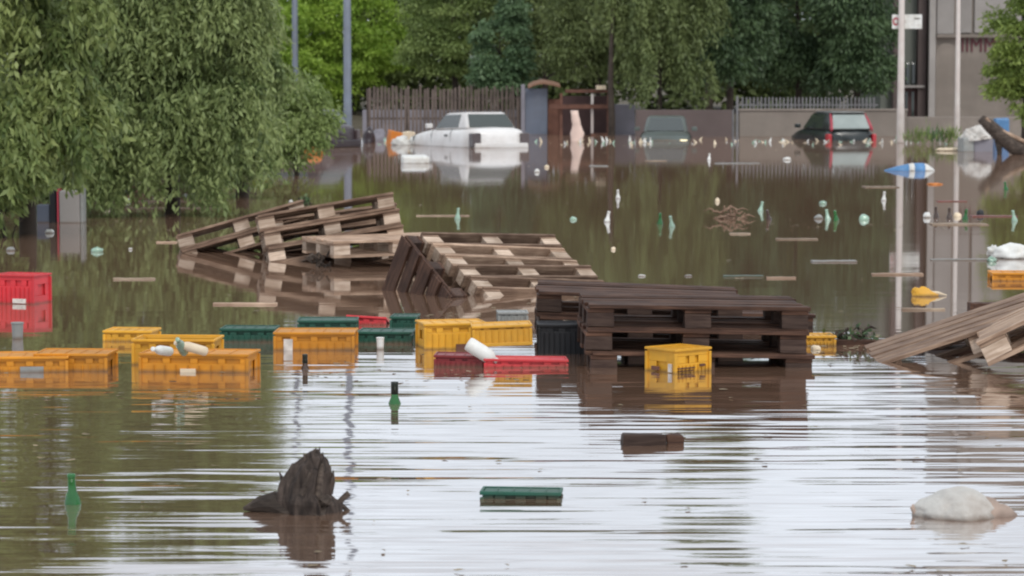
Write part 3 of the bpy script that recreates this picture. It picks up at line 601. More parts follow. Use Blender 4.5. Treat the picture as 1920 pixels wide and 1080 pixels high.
    if pillar:
        for s_ in (-1, 1):
            m_ = MB(); m_.tube([(xr - .03, s_ * (hb - .035), belt - .05), (xr - .01, s_ * (hb - .04), belt), ((xr + tr) / 2 - .02, s_ * ((hb + ht) / 2 - .03), (belt + roof) / 2), (tr + .02, s_ * (ht - .02), roof - .05)], [.045, .05, .045, .035], 8); m_.build('rear_pillar', pillar, root, smooth=True)
    if capm:
        m_ = MB(); m_.box(tr - .03, tf - .15, -ht + .04, ht - .04, roof + .002, roof + .022); m_.build('roof_panel', capm, root, .008)
        m_ = MB(); m_.box(tr - .1, tr + .04, -ht + .03, ht - .03, roof - .012, roof + .0); m_.build('roof_spoiler', capm, root, .008)
    p = at(px, py)
    Mx = Matrix.Translation((p.x, p.y, -sink)) @ Matrix.Rotation(R(90 + psi), 4, 'Z') @ Matrix.Rotation(R(pitch), 4, 'Y') @ Matrix.Rotation(R(roll), 4, 'X')
    root.matrix_world = Mx
    return root
car('white_car', 'muddy white two door car sunk to its sills, seen from behind on its left', 940, 277, 25, .38, 4.2, 1.62, .9, 1.31, 'car_white', 'car_white', 'glass', 'glass', .55, 2.75, .95, 2.2, .86, .78, 'lamp_dark', pitch=1.5, lampsize=(.24, .36), post=.2, two_door=True)
car('hatchback', 'black and red hatchback with a misty rear window sunk in front of the concrete wall', 1598, 264, 12, .6, 3.7, 1.5, .93, 1.42, 'car_dark', 'car_dark', 'glass_misty', 'glass', .08, 2.7, .42, 2.0, .9, .75, 'lamp_red', lampsize=(.12, .3), two_door=True, capm='greyp', pillar='car_red')
car('grey_car', 'half drowned grey green car nosing out under the weeping willow', 1250, 259, 176, .66, 3.6, 1.5, .9, 1.36, 'car_grey', 'car_grey', 'glass', 'glass', .3, 2.6, .6, 1.9, .85, .72, head='headlight')
car('dark_car', 'dark wine coloured car wedged behind the tall blue grey lamp post', 648, 276, 62, .3, 3.2, 1.5, .9, 1.28, 'car_wine', 'car_wine', 'glass', 'glass', .3, 2.3, .6, 1.8, .85, .72, 'lamp_dark')

# ---------------------------------------------------------------- pallets
def pallet_proto(var, wood_m, block_m):
    root = empty('wooden_pallet')
    d = MB(); th = .022; ys = [-.34, -.17, 0, .17, .34]; wd = [.145, .1, .145, .1, .145]
    for y, wv in zip(ys, wd):
        e = random.uniform(-.012, .012); d.box(-.6 + e, .6 + e, y - wv / 2, y + wv / 2, .122, .144, j=.003)
    d.build('top_deck', wood_m, root, .003)
    for x in (-.5275, 0, .5275):
        m_ = MB(); m_.box(x - .0725, x + .0725, -.4, .4, .1, .1215, j=.002); m_.build('cross_board', wood_m, root, .003)
    for x in (-.5275, 0, .5275):
        for y in (-.35, 0, .35):
            hw = .0725 if x == 0 or True else .05; m_ = MB(); m_.box(x - hw, x + hw, y - .05, y + .05, .0225, .0995, j=.003); m_.build('block', block_m, root, .004)
    for y in (-.35, 0, .35):
        m_ = MB(); m_.box(-.6, .6, y - .05, y + .05, 0, .022, j=.003); m_.build('bottom_board', wood_m, root, .003)
    return root
protos = {'n': pallet_proto(0, M['wood'], M['wood_block']), 'p': pallet_proto(1, M['wood_pale'], M['wood_block']), 'w': pallet_proto(2, M['wood_wet'], M['wood_wet_block'])}
used = {}
def pallet(kind, rotm, anchor, world, label, group):
    r_ = protos[kind] if kind not in used else copy_tree(protos[kind]); used[kind] = 1
    place(r_, rotm, anchor, world); tag(r_, label, 'pallet', group); return r_
def frame_rot(u, v, n):
    m_ = Matrix((u, v, n)).transposed().to_4x4(); return m_
FLT = (-.6, -.4, .144)
ordn = ['top', 'second', 'third', 'fourth', 'lowest']
# P2: stack tilted up to the right
Rm = rot(-6, -9.5, 7); nv = Rm @ Vector((0, 0, 1))
for i in range(4):
    w0 = atd(484, 404, 23.2) - nv * (.147 * i) + Vector((random.uniform(-.02, .02), 0, 0)) + (Rm @ Vector((.02, 0, 0))) * i
    pallet('n', Rm @ rot(0, 0, random.uniform(-1.5, 1.5)), FLT, w0, f'{["top", "second", "third", "lowest half drowned"][i]} weathered pallet in the rear stack of four tilted up to the right', 'pallets in the tilted rear stack')
for i in range(3):
    pallet('n', rot(-6, -7, 10), FLT, atd(500, 412, 24.3) - Vector((0, 0, 1)) * (.147 * i), f'{["upper", "middle", "lower"][i]} weathered pallet wedged behind the rear stack of four', 'pallets wedged behind the rear stack')
# P1: two pallets behind, steeper
Rm = rot(-6, -15.5, 6); nv = Rm @ Vector((0, 0, 1))
for i in range(2):
    pallet('n', Rm, FLT, atd(330, 441, 24.4) - nv * (.15 * i), ['upper steep weathered pallet at the far left end of the wreckage', 'lower steep pallet at the far left end of the wreckage, half under water'][i], 'pallets at the far left end')
# P3
pallet('p', rot(0, -.5, 24), FLT, atd(626, 452, 22.3), 'single clean pale pallet floating level between the two rear stacks', None)
# P4: tipped fan
n_ = Vector((-.46, .73, .5)).normalized(); u_ = Vector((.84, .57, -.06)); u_ = (u_ - n_ * u_.dot(n_)).normalized(); v_ = n_.cross(u_)
for i in range(8):
    Rm = frame_rot(u_, v_, n_) @ rot(0, random.uniform(-.6, .6), random.uniform(-1.2, 1.2))
    pallet('p' if i in (1, 2) else 'n', Rm, FLT, atd(788, 437, 19.8) - n_ * (.1455 * i) + u_ * (.03 * i), f'{["rearmost", "second", "third", "fourth", "fifth", "sixth", "seventh", "frontmost"][i]} pallet from the back of the tipped stack standing on its long edge', 'pallets in the tipped middle stack')
m_ = frame_rot(v_, -n_, -u_)  # extra dark pallet added to darken the shaded end of the stack
pallet('w', m_, (-.6, -.4, 0), atd(788, 437, 19.8) - u_ * .012 + Vector((0, 0, -.02)), 'dark sodden pallet added to darken the shaded left end of the tipped stack', None)
# P5: two dark wet stacks in front, the left one set back
for i in range(4):
    pallet('w', rot(.5, 2.1 + random.uniform(-.4, .4), random.uniform(-1, 1)), FLT, atd(1008 + random.uniform(-4, 4) + i, 546 + i * 46, 15.45), f'{["topmost", "second", "third", "lowest half sunk"][i]} dark wet pallet of the set back stack beside the black crate', 'dark wet pallets of the set back stack')
for i in range(4):
    pallet('w', rot(0, 1.2 + random.uniform(-.5, .5), 1 + random.uniform(-1, 1)), FLT, atd(1099 + random.uniform(-4, 4) + (0, 3, 7, 26)[i], 571 + i * 44, 14.35 - .02 * i), f'{["topmost", "second", "third", "lowest half sunk"][i]} dark wet pallet of the front stack behind the upright yellow crate', 'dark wet pallets of the front stack')
for i in range(3):  # hidden pallets added so bright water does not show through the gaps
    pallet('w', rot(0, 1.0, -1), FLT, atd(1165, 583 + i * 40, 16.6), f'{["upper", "middle", "lower"][i]} dark pallet added behind to darken the gaps of the front stack', 'dark wet pallets added behind the front stack')
# P6 right
pallet('n', rot(2, -19, -4), FLT, atd(1640, 683, 14.6), 'grey brown pallet rising from the water like a ramp at the right edge', None)
pallet('p', rot(0, -26, -10), FLT, atd(1832, 640, 14.0), 'pallet with pale worn blocks tilted under the ramp like pallet at the right edge', None)
pallet('w', rot(0, -6, 12), FLT, atd(1700, 672, 15.0), 'dark half sunk pallet lying flat beneath the two tilted ones at the right edge', None)

# ---------------------------------------------------------------- crates
def crate(name, label, m, dims, rotm, anchor, world, group=None, label_part=None, inner=False, closed=True, cat='crate', prints=None):
    Lx, Ly, H = dims; root = empty(name); tag(root, label, cat, group)
    b = MB(); t = .012; hx, hy = Lx / 2, Ly / 2
    b.box(-hx + .01, hx - .01, -hy + .01, hy - .01, 0, .012)
    for s_ in (-1, 1):
        # long walls with two windows near the top
        y0, y1 = sorted((s_ * (hy - .012), s_ * (hy - .02)))
        b.box(-hx + .01, hx - .01, y0, y1, .013, H * .80)
        b.box(-hx + .01, hx - .01, y0, y1, H * .90, H - .01)
        for x in (-hx + .01, -Lx * .25 - .02, -.02, Lx * .25 - .02, hx - .05): b.box(x, x + .04, y0, y1, H * .802, H * .898)
        x0, x1 = sorted((s_ * (hx - .012), s_ * (hx - .02)))
        b.box(x0, x1, -hy + .021, hy - .021, .013, H * .62); b.box(x0, x1, -hy + .021, hy - .021, H * .82, H - .01)
        for y in (-hy + .021, hy - .08): b.box(x0, x1, y, y + .059, H * .622, H * .818)
    for s_ in (-1, 1):
        y0, y1 = sorted((s_ * (hy - .026), s_ * (hy - .031))); b.box(-hx + .035, hx - .035, y0, y1, .013, H - .013)
        x0, x1 = sorted((s_ * (hx - .026), s_ * (hx - .031))); b.box(x0, x1, -hy + .035, hy - .035, .0135, H - .0135)
    if closed:
        b.box(-hx + .012, hx - .012, -hy + .012, hy - .012, H - .012, H - .005)
        for k in range(1, 5): x = -hx + Lx * k / 5; b.box(x - .003, x + .003, -hy + .03, hy - .03, H - .0049, H - .001)
    b.build('body', m, root, .002)
    r_ = MB()
    for z0, z1 in ((H - .014, H), (.002, .022)):
        for s_ in (-1, 1):
            y0, y1 = sorted((s_ * (hy - .011), s_ * hy)); r_.box(-hx, hx, y0, y1, z0, z1)
            x0, x1 = sorted((s_ * (hx - .011), s_ * hx)); r_.box(x0, x1, -hy + .0115, hy - .0115, z0, z1)
    for sx in (-1, 1):
        for sy in (-1, 1):
            x0, x1 = sorted((sx * (hx - .018), sx * (hx - .001))); y0, y1 = sorted((sy * (hy - .018), sy * (hy - .001))); r_.box(x0, x1, y0, y1, .0225, H - .0225)
        for k in (-.36, -.26, -.16, -.05, .05, .16, .26, .36): r_.box(k * Lx - .003, k * Lx + .003, *sorted((sx * (hy - .011), sx * (hy - .003))), .0225, H * .78)
    r_.build('rim', m, root, .003)
    if inner:
        g_ = MB()
        for k in range(1, 5): x = -hx + Lx * k / 5; g_.box(x - .002, x + .002, -hy + .022, hy - .022, .014, H * .7)
        for k in range(1, 4): y = -hy + Ly * k / 4; g_.box(-hx + .022, hx - .022, y - .002, y + .002, .015, H * .69)
        g_.build('divider_grid', m, root)
    for face, u0, u1, v0, v1, mm in (prints or []):
        q = MB()
        if face == 'front': q.box(-hx + Lx * u0, -hx + Lx * u1, -hy + .001, -hy + .0115, H * v0, H * v1)
        elif face == 'left': q.box(-hx + .001, -hx + .0115, -hy + Ly * u0, -hy + Ly * u1, H * v0, H * v1)
        elif face == 'base': q.box(-hx + Lx * u0, -hx + Lx * u1, -hy + Ly * v0, -hy + Ly * v1, -.004, -.0005)
        q.build('label' if mm == 'label' else 'print', mm, root)
    place(root, rotm, anchor, world); return root
def bl(dims, sx=-1, sy=-1, z=0): return (sx * dims[0] / 2, sy * dims[1] / 2, z)
yd = (.40, .30, .27)
# foreground floating green crate (upside down, low in the water)
d_ = (.30, .2, .14); crate('green_crate', 'small dark green crate floating alone in the rippled foreground', M['green'], d_, rot(-3, .5, -3), (-.15, -.1, .14), atd(899, 921, 9.68), inner=False)
# upright yellow crate before the dark stack
crate('yellow_crate', 'upright yellow crate with a dark square emblem in front of the dark pallet stack', M['yellow2'], (.27, .24, .40), rot(0, 0, 40), (-.135, -.12, .0), at(1266, 701) + Vector((0, 0, -.272)), inner=False,
      prints=[('left', .55, .78, .70, .75, 'rust'), ('left', .14, .24, .69, .80, 'label'), ('front', .1, .55, .735, .748, 'rust'), ('front', .1, .5, .70, .712, 'rust'), ('front', .68, .82, .75, .78, 'rust')])
def fl(px, py, sink=.08): return at(px, py) + Vector((0, 0, -sink))
FL = lambda d: (-d[0] / 2, -d[1] / 2, 0)
def simple(label, m, d, px, py, rz, sink=.1, ry=0, rx=0, **k):
    return crate(k.pop('name', 'crate'), label, m, d, rot(rx, ry, rz), FL(d), fl(px, py, sink), **k)
simple('yellow crate lying at the lower left edge with a torn grey label', M['yellow'], (.41, .3, .27), -18, 699, 4, .185, name='yellow_crate', prints=[('front', .38, .68, .45, .8, 'greyp')])
simple('yellow crate touching the right side of the one with the torn grey label', M['yellow'], (.4, .3, .27), 62, 696, -3, .175, name='yellow_crate')
simple('small plain yellow crate farthest back on the left, above the other yellow ones', M['yellow2'], (.3, .25, .2), 192, 640, -6, .135, name='yellow_crate')
simple('yellow crate filled with bottles, half hidden behind another yellow crate', M['yellow2'], (.46, .3, .27), 246, 684, -4, .13, closed=False, inner=True, name='yellow_crate')
simple('wide yellow crate with a pale handle mark in front of the bottle filled one', M['yellow'], (.6, .3, .27), 259, 697, -7, .17, name='yellow_crate', prints=[('front', .38, .52, .62, .7, 'cream')])
simple('dark green crate floating between two yellow crates at left of centre', M['green'], (.33, .25, .2), 411, 641, -3, .12, name='green_crate')
simple('yellow crate with a tall white label strip left of the dark green pair', M['yellow'], (.47, .3, .27), 512, 657, -1, .165, name='yellow_crate', prints=[('front', .13, .24, .3, .85, 'label')])
simple('long low dark green crate behind the yellow crate with the white strip', M['green'], (.38, .28, .2), 557, 619, 2, .14, name='green_crate')
simple('dark green crate with a white tub hanging at its front', M['green'], (.33, .28, .2), 668, 644, -4, .13, name='green_crate')
simple('dark green crate behind and above the one with the white tub', M['green'], (.17, .25, .2), 730, 619, -4, .115, name='green_crate')
crate('red_crate', 'bright red crate poking up tilted behind the dark green crates', M['red'], (.26, .2, .16), rot(-14, 3, -5), FL((.26, .2, .16)), fl(645, 610, .09), inner=False)
simple('yellow crate with a hole painted as a dark square behind the white bottle', M['yellow2'], (.38, .3, .27), 795, 656, 12, .12, name='yellow_crate', prints=[('front', .5, .75, .3, .55, 'rust')])  # flat dark square painted for the shade inside the handle hole
crate('yellow_crate', 'pale yellow crate lying low and upturned against the dark pallets', M['yellow2'], (.34, .25, .12), rot(0, -2, 3), FL((.34, .25, .12)), atd(886, 652, 14.9), inner=False)
simple('grey brown box behind the pale upturned yellow crate', M['greyp'], (.2, .2, .12), 933, 606, 3, .05, name='grey_box', inner=False, cat='box')
crate('black_crate', 'black plastic crate against the left end of the dark pallets', M['black'], (.28, .25, .22), rot(0, 0, 1), FL((.28, .25, .22)), fl(1008, 664, .05), inner=False)
crate('maroon_crate', 'dirty maroon crate awash beneath the white bottle', M['maroon'], (.27, .2, .16), rot(0, 1, -3), FL((.27, .2, .16)), fl(812, 688, .095), inner=False)
crate('red_crate', 'flat red crate awash right of the maroon one', M['red'], (.46, .2, .15), rot(0, 1, 3), FL((.46, .2, .15)), fl(906, 690, .1), inner=False)
simple('yellow crate peeping out right of the dark front stack', M['yellow2'], (.2, .2, .16), 1505, 649, 3, .1, name='yellow_crate', inner=False)
crate('red_crate', 'big bright red crate standing on end at the left edge with a white label', M['red'], (.34, .27, .40), rot(0, 0, -18), (.17, -.135, 0), at(64, 571) + Vector((0, 0, -.195)), inner=False, prints=[('front', .5, .8, .5, .58, 'label')])
simple('yellow crate floating at the right edge below the white bags', M['yellow'], (.5, .3, .2), 1860, 527, -3, .135, name='yellow_crate', inner=False)

# ---------------------------------------------------------------- small things
BP = [(.004, 0), (.030, .0), (.0315, .01), (.0315, .15), (.027, .175), (.0155, .205), (.0135, .25), (.0155, .252), (.0155, .262), (.012, .265)]
def bottle(name, label, px, py, up, m, cap=None, scale=1.0, tilt=(0, 0), group=None, lay=False, rz=0):
    """up: height of glass showing above the water"""
    root = empty(name); tag(root, label, 'bottle', group)
    b = MB(); b.lathe([(r_ * scale, z * scale) for r_, z in BP], 16); b.build('glass', m, root, smooth=True)
    if cap: c_ = MB(); c_.lathe([(.0165 * scale, .215 * scale), (.0160 * scale, .262 * scale), (.017 * scale, .268 * scale), (.005, .270 * scale)], 14); c_.build('neck_foil', cap, root, smooth=True)
    p = at(px, py)
    if lay: root.matrix_world = Matrix.Translation(p + Vector((0, 0, .004))) @ rot(0, 88, rz)
    else: root.matrix_world = Matrix.Translation(p + Vector((0, 0, up - .268 * scale))) @ rot(tilt[0], tilt[1], 0)
    return root
bottle('green_bottle', 'green bottle with a black neck upright in open water before the crates', 740, 757, .105, 'glass_green', 'foil', 1.1)
bottle('green_bottle', 'green bottle floating upright alone at the lower left', 140, 944, .115, 'glass_green', None, 1.0, (3, -2))
bottle('brown_bottle', 'brown bottle neck in front of the yellow crate with the white strip', 572, 692, .08, 'glass_brown', 'foil', .9)
far_b = [(855, 410, 'glass_pale', 'whitish bottle upright above the pale pallet'), (1133, 416, 'whitep', 'white bottle upright in mid water, left of the green one'),
 (1159, 372, 'whitep', 'white bottle neck above and right of the other mid water white bottle'), (1237, 420, 'glass_green', 'small green bottle upright in the middle of the far water'),
 (1265, 425, 'glass_pale', 'pale green bottle just right of the small green one'), (1420, 396, 'glass_pale', 'pale glinting bottle right of the twig heap'),
 (1328, 300, 'whitep', 'white bottle upright below the grey car'), (1806, 412, 'glass_green', 'green bottle beside the pole reflection at right'), (1780, 410, 'glass_brown', 'dark brown bottle left of the slim pale pole reflection'),
 (1890, 356, 'glass_green', 'green bottle near the right edge under the log'), (1908, 414, 'glass_pale', 'pale green bottle at the far right edge'), (1655, 376, 'whitep', 'white bottle under the sign pole plank'),
 (1557, 412, 'glass_pale', 'pale bottle in the litter cluster right of the twig heap'), (1572, 414, 'glass_green', 'green bottle in the litter cluster right of the twig heap'), (1447, 412, 'glass_brown', 'brownish bottle between the pale bottle and the litter cluster'),
 (1757, 408, 'glass_brown', 'dark bottle second from the left in the row at right'), (1220, 268, 'whitep', 'white bottle in front of the headlight of the grey car'), (1085, 268, 'whitep', 'white bottle in front of the pink padded roll')]
for px, py, m, lb in far_b:
    s_ = (py - YH) / HC; sc_ = 1.25 if py < 330 else 1.15
    bottle('floating_bottle', lb, px, py, .13 if py > 330 else .15, m, None, sc_, (random.uniform(-14, 14), random.uniform(-14, 14)), 'bottles scattered over the far water')
# a row of litter along the far bank
protoB = None
for i in range(120):
    px = random.choice([random.uniform(1000, 1500), random.uniform(1000, 1500), random.uniform(1380, 1680), random.uniform(1500, 1900), random.uniform(690, 770)]); py = random.gauss(267, 2.6)
    if i < 3:
        o = empty('bank_bottle'); c_ = MB(); c_.lathe([(r_ * 1.35, z * 1.1) for r_, z in BP], 8); c_.build('glass', ('whitep', 'cream', 'glass_pale')[i], o, smooth=True); prot = (protoB or []) + [o]; protoB = prot
    else: o = copy_tree(random.choice(protoB))
    tag(o, 'pale bottle bobbing in the litter line along the far walls and cars', 'bottle', 'bottles in the litter line along the far bank')
    p = at(px, py); sc = random.uniform(.4, .95)
    o.matrix_world = Matrix.Translation(p + Vector((0, 0, -.1 * sc))) @ rot(random.uniform(-70, 70), random.uniform(-60, 60), random.uniform(0, 180)) @ Matrix.Scale(sc, 4)

def plank(label, px0, px1, py, m='plank', wd=.09, th=.022, slope=0, name='plank', rz=None, zup=.012):
    a = at(px0, py); b = at(px1, py + slope); L_ = (b - a).length; c = (a + b) / 2
    mb = MB(); n = 8; rings = []
    for i in range(n + 1):
        x = -L_ / 2 + L_ * i / n; j = random.uniform(-.004, .004); e = random.uniform(-.01, .01) if i in (0, n) else 0
        rings.append([(x + e, -wd / 2 + j, -.02), (x, wd / 2 + j, -.02), (x, wd / 2 + j, zup + j * .5), (x - e, -wd / 2 + j, zup + j * .5)])
    mb.loft(rings); o = mb.build(name, m, None, .003); o.location = c; o.rotation_euler = (0, 0, math.atan2((b - a).y, (b - a).x)); tag(o, label, 'plank'); return o
plank('yellowish splintered plank floating left of the dark tipped stack', 400, 520, 571, 'wood_pale', .07)
plank('short grey plank floating above the small yellow crate', 214, 291, 524, 'plank', .06)
plank('plank end sticking out left of the steep pallets', 293, 332, 455, 'wood_pale', .06)
plank('long grey plank lying under the largest willow', 235, 415, 391, 'plank', .12)
plank('pale plank floating just above the long grey one', 260, 350, 378, 'plank', .14, name='plank')
plank('grey plank with a wet sheen left of the orange bag', 1521, 1605, 491, 'greyp', .14)
plank('brown plank crossing the sign pole reflection', 1635, 1731, 515, 'wood_pale', .1)
plank('pale plank under the row of dark bottles', 1745, 1850, 421, 'plank', .3)
plank('thin red board floating below the blue and white float', 1757, 1812, 378, 'maroon', .15)
plank('dark red board right of the green bottle at right', 1820, 1905, 406, 'maroon', .2)
plank('green strip of board in open water right of centre', 1356, 1432, 519, 'green', .1)
plank('pinkish stick beside the green strip', 1437, 1491, 522, 'wood_pale', .06)
plank('pale board touching the sign pole reflection', 1619, 1682, 351, 'plank', .5)
plank('faint grey board crossing the slim pale pole reflection', 1745, 1870, 488, 'greyp', .08)
plank('small dull stick in the water above the dark stack', 1455, 1533, 449, 'plank', .12)
plank('short pale stick beneath the twig heap', 1368, 1406, 439, 'plank', .12)
plank('long dull board far out below the concrete wall', 1341, 1424, 307, 'greyp', .6)
plank('thin pale lath just above the ramp like pallet', 1690, 1771, 581, 'plank', .05)
plank('small stick floating beside the lone far bottles', 1210, 1250, 302, 'plank', .4)
plank('flat grey stick far out under the booth', 1105, 1140, 312, 'greyp', .5)
plank('pale stick in green tinted water right of the lamp post', 780, 880, 405, 'plank', .05)
plank('dark wet beam behind the ramp like pallet', 1816, 1893, 584, 'wood_wet', .12, zup=.06)
plank('dark beam under the branches right of the front stack', 1550, 1700, 646, 'wood_wet', .1, zup=.03)

def lump(name, label, cat, px, py, sx, sy, sz, m, seed=0, amp=.25, group=None, zoff=0, sub=3, yaw=0, freq=2.2):
    bm = bmesh.new(); bmesh.ops.create_icosphere(bm, subdivisions=sub, radius=1)
    for v in bm.verts:
        n = mnoise.noise(v.co * freq + Vector((seed, seed * 2.1, 0))) + .5 * mnoise.noise(v.co * freq * 2.3 + Vector((seed * 3, 0, seed)))
        v.co *= 1 + amp * n
        v.co = Vector((v.co.x * sx, v.co.y * sy, v.co.z * sz))
    me = bpy.data.meshes.new(name); bm.to_mesh(me); bm.free()
    for f in me.polygons: f.use_smooth = True
    me.materials.append(M[m]); o = bpy.data.objects.new(name, me); S.collection.objects.link(o); o.location = at(px, py) + Vector((0, 0, zoff)); o.rotation_euler = (0, 0, yaw)
    return tag(o, label, cat, group)
# little lumps of rubbish
LP = [(1150, 468, .022, .022, 'cream', 'small cream foam lump in mid water above the dark stack'), (1203, 518, .03, .012, 'whitep', 'flat white scrap left of the grey scrap in mid water'), (1290, 518, .03, .012, 'greyp', 'flat grey scrap in mid water above the front stack'),
 (182, 472, .06, .035, 'glass_pale', 'crumpled pale green plastic bag left of the steep pallets'), (245, 468, .02, .015, 'whitep', 'tiny white cap right of the pale green bag'), (545, 380, .03, .03, 'whitep', 'white ball behind the upper steep pallet'),
 (1007, 323, .05, .05, 'whitep', 'white scrap below the blue grey booth'), (1025, 314, .05, .04, 'cream', 'cream scrap just above the white scrap below the booth'), (1475, 300, .09, .05, 'whitep', 'white crumpled sheet in open water left of the hatchback reflection'),
 (1543, 382, .05, .035, 'glass_pale', 'pale foam lump above the litter cluster'), (1620, 412, .06, .05, 'glass_pale', 'pale heap of litter left of the sign pole reflection'), (1738, 408, .05, .05, 'whitep', 'white litter at the left end of the row at right'),
 (1535, 410, .05, .04, 'greyp', 'grey litter at the left of the litter cluster'), (1795, 406, .05, .04, 'cream', 'cream litter beside the green bottle at right'), (1345, 378, .03, .04, 'cream', 'small pale scrap above the twig heap'),
 (1075, 412, .04, .03, 'glass_pale', 'faint green scrap left of the mid water white bottle'), (1838, 404, .05, .06, 'black', 'black lump on the dark red board'), (200, 392, .05, .04, 'cream', 'cream lump at the left end of the long grey plank'), (238, 378, .06, .04, 'whitep', 'white lump under the willow above the long grey plank'),
 (20, 470, .04, .03, 'greyp', 'grey scrap at the left edge above the red crate'), (93, 437, .05, .035, 'whitep', 'white scrap at the foot of the pale panel'), (1615, 636, .04, .05, 'log', 'dark root knot right of the front stack'), (1530, 655, .03, .02, 'cream', 'pale foam beside the small yellow crate right of the front stack')]
for i, (px, py, a, b_, m, lb) in enumerate(LP):
    lump('floating_scrap', lb, 'litter', px, py, a, a * .8, b_, m, i * 1.7, .35, 'small scraps floating on the flood', zoff=b_ * .25, sub=2)
# white container near the white car
p = at(777, 306); c_ = MB(); c_.box(-.27, .27, -.16, .16, -.06, .15, j=.02); o = c_.build('white_tub', 'whitep', bevel=.04); o.location = p; o.rotation_euler = (.1, 0, .2); tag(o, 'white rectangular tub floating below the bonnet of the white car', 'tub')
# orange float at the shrub
o = lump('orange_float', 'orange float lying against the low shrub on the left bank', 'float', 586, 290, .24, .2, .13, 'orange', 4, .15, zoff=.06)
# heap beside the white car
p = at(738, 268); c_ = MB(); c_.box(-.17, .17, -.15, .15, -.1, .32, j=.04); o = c_.build('orange_box', 'orange', bevel=.02); o.location = p; o.rotation_euler = (.1, .15, .4); tag(o, 'battered orange box in the rubbish left of the white car', 'box')
p = at(765, 266); c_ = MB(); c_.box(-.18, .18, -.15, .15, -.1, .30, j=.05); o = c_.build('carton', 'cream', bevel=.02); o.location = p; o.rotation_euler = (.1, -.2, .9); tag(o, 'yellowish torn carton against the bonnet of the white car', 'box')
lump('white_bag', 'bulging white rubbish bag on the left of two beside the white car', 'bag', 752, 272, .26, .2, .2, 'whitep', 9, .5, zoff=.05)
lump('white_bag', 'smaller white rubbish bag touching the bonnet of the white car', 'bag', 781, 271, .2, .18, .17, 'whitep', 12, .5, zoff=.06)
lump('rubbish_bag', 'dull lilac bag between the dark car and the orange box', 'bag', 710, 264, .22, .2, .3, 'lilac', 15, .4, zoff=.05)
lump('rubbish_bag', 'wine coloured bundle right of the tall lamp post', 'bag', 692, 268, .16, .2, .34, 'car_wine', 17, .4, zoff=.08)

# white bags at the right edge
lump('plastic_bag', 'bright white bulging plastic bag floating at the right edge', 'bag', 1902, 484, .19, .14, .09, 'whitep', 21, .35, zoff=.04)
lump('plastic_bag', 'small crumpled whitish bag left of the bulging white one', 'bag', 1862, 483, .055, .06, .06, 'whitep', 23, .6, zoff=.05)
lump('plastic_bag', 'pale green torn bag trailing under the small whitish bag', 'bag', 1860, 490, .04, .05, .03, 'glass_pale', 24, .6, zoff=.01)
# orange bag, blue and white float
OB = empty('orange_bag', at(1734, 555)); tag(OB, 'limp orange bag with a pale pointed corner beside the sign pole reflection', 'bag')
bm = bmesh.new(); bmesh.ops.create_icosphere(bm, subdivisions=3, radius=1)
for v in bm.verts:
    n = mnoise.noise(v.co * 2.4 + Vector((5, 5, 1))); v.co = Vector((v.co.x * .1 * (1 + .3 * n), v.co.y * .07, v.co.z * .055 * (1 + .5 * n) * (1 - .5 * v.co.x) + .005))
me = bpy.data.meshes.new('bag_body'); bm.to_mesh(me); bm.free(); me.materials.append(M['yellow2']); o = bpy.data.objects.new('bag_body', me); S.collection.objects.link(o); o.parent = OB
q = MB(); q.tube([(.05, 0, .02), (.1, 0, .02), (.16, 0, .006)], [.02, .014, .003], 7); q.build('pale_corner', 'cream', OB)
p = at(1706, 320); F = empty('striped_float', p); tag(F, 'blue and white striped pointed float drifting behind the sign pole reflection', 'float')
prof = [(-.47, .01, 0), (-.25, .07, 0), (-.03, .13, 0), (.02, .135, 1), (.09, .14, 1), (.09, .14, 0), (.28, .14, 0), (.28, .14, 1), (.33, .13, 1), (.46, .01, 1)]
segs = [((-.47, .015), (-.25, .08), (-.03, .13), 'blue'), ((-.03, .13), (.03, .137), (.07, .14), 'whitep'), ((.07, .14), (.18, .143), (.26, .14), 'blue'), ((.26, .14), (.32, .12), (.46, .015), 'whitep')]
for a_, b_, c2, m in segs:
    q = MB(); q.loft([[(x, h * 1.2 * math.cos(t), h * math.sin(t)) for t in [k * math.pi / 6 for k in range(12)]] for x, h in (a_, b_, c2)]); q.build('stripe' if m == 'whitep' else 'hull', m, F, smooth=True)
lump('orange_scrap', 'orange scrap just under the surface beside the striped float', 'litter', 1752, 346, .12, .1, .03, 'orange', 31, .4)

# white bottle on the maroon crate
root = empty('white_bottle'); tag(root, 'plump white plastic bottle leaning across the maroon crate', 'bottle')
c_ = MB(); c_.lathe([(.012, 0), (.036, .004), (.04, .02), (.04, .13), (.034, .155), (.018, .17), (.016, .175)], 18); c_.build('bottle_body', 'whitep', root, smooth=True)
c_ = MB(); c_.lathe([(.018, .1755), (.018, .19), (.012, .193)], 14); c_.build('cap', 'whitep', root, smooth=True)
root.matrix_world = Matrix.Translation(atd(876, 643, 14.35)) @ Matrix.Rotation(R(122), 4, 'Y')
# tubs
for px, py, lb, h_ in ((713, 655, 'white plastic cup in front of the dark green crate', .07), (33, 635, 'grey white plastic tub in front of the big red crate', .1)):
    o = empty('plastic_cup', at(px, py)); tag(o, lb, 'cup'); c_ = MB(); r0 = .022 if h_ < .08 else .036
    c_.lathe([(r0 * .8, -.05), (r0, h_ * .9), (r0 * 1.12, h_ * .92), (r0 * 1.12, h_ * .97), (r0 * .95, h_)], 14); c_.build('cup_body', 'whitep' if h_ < .08 else 'greyp', o, smooth=False)
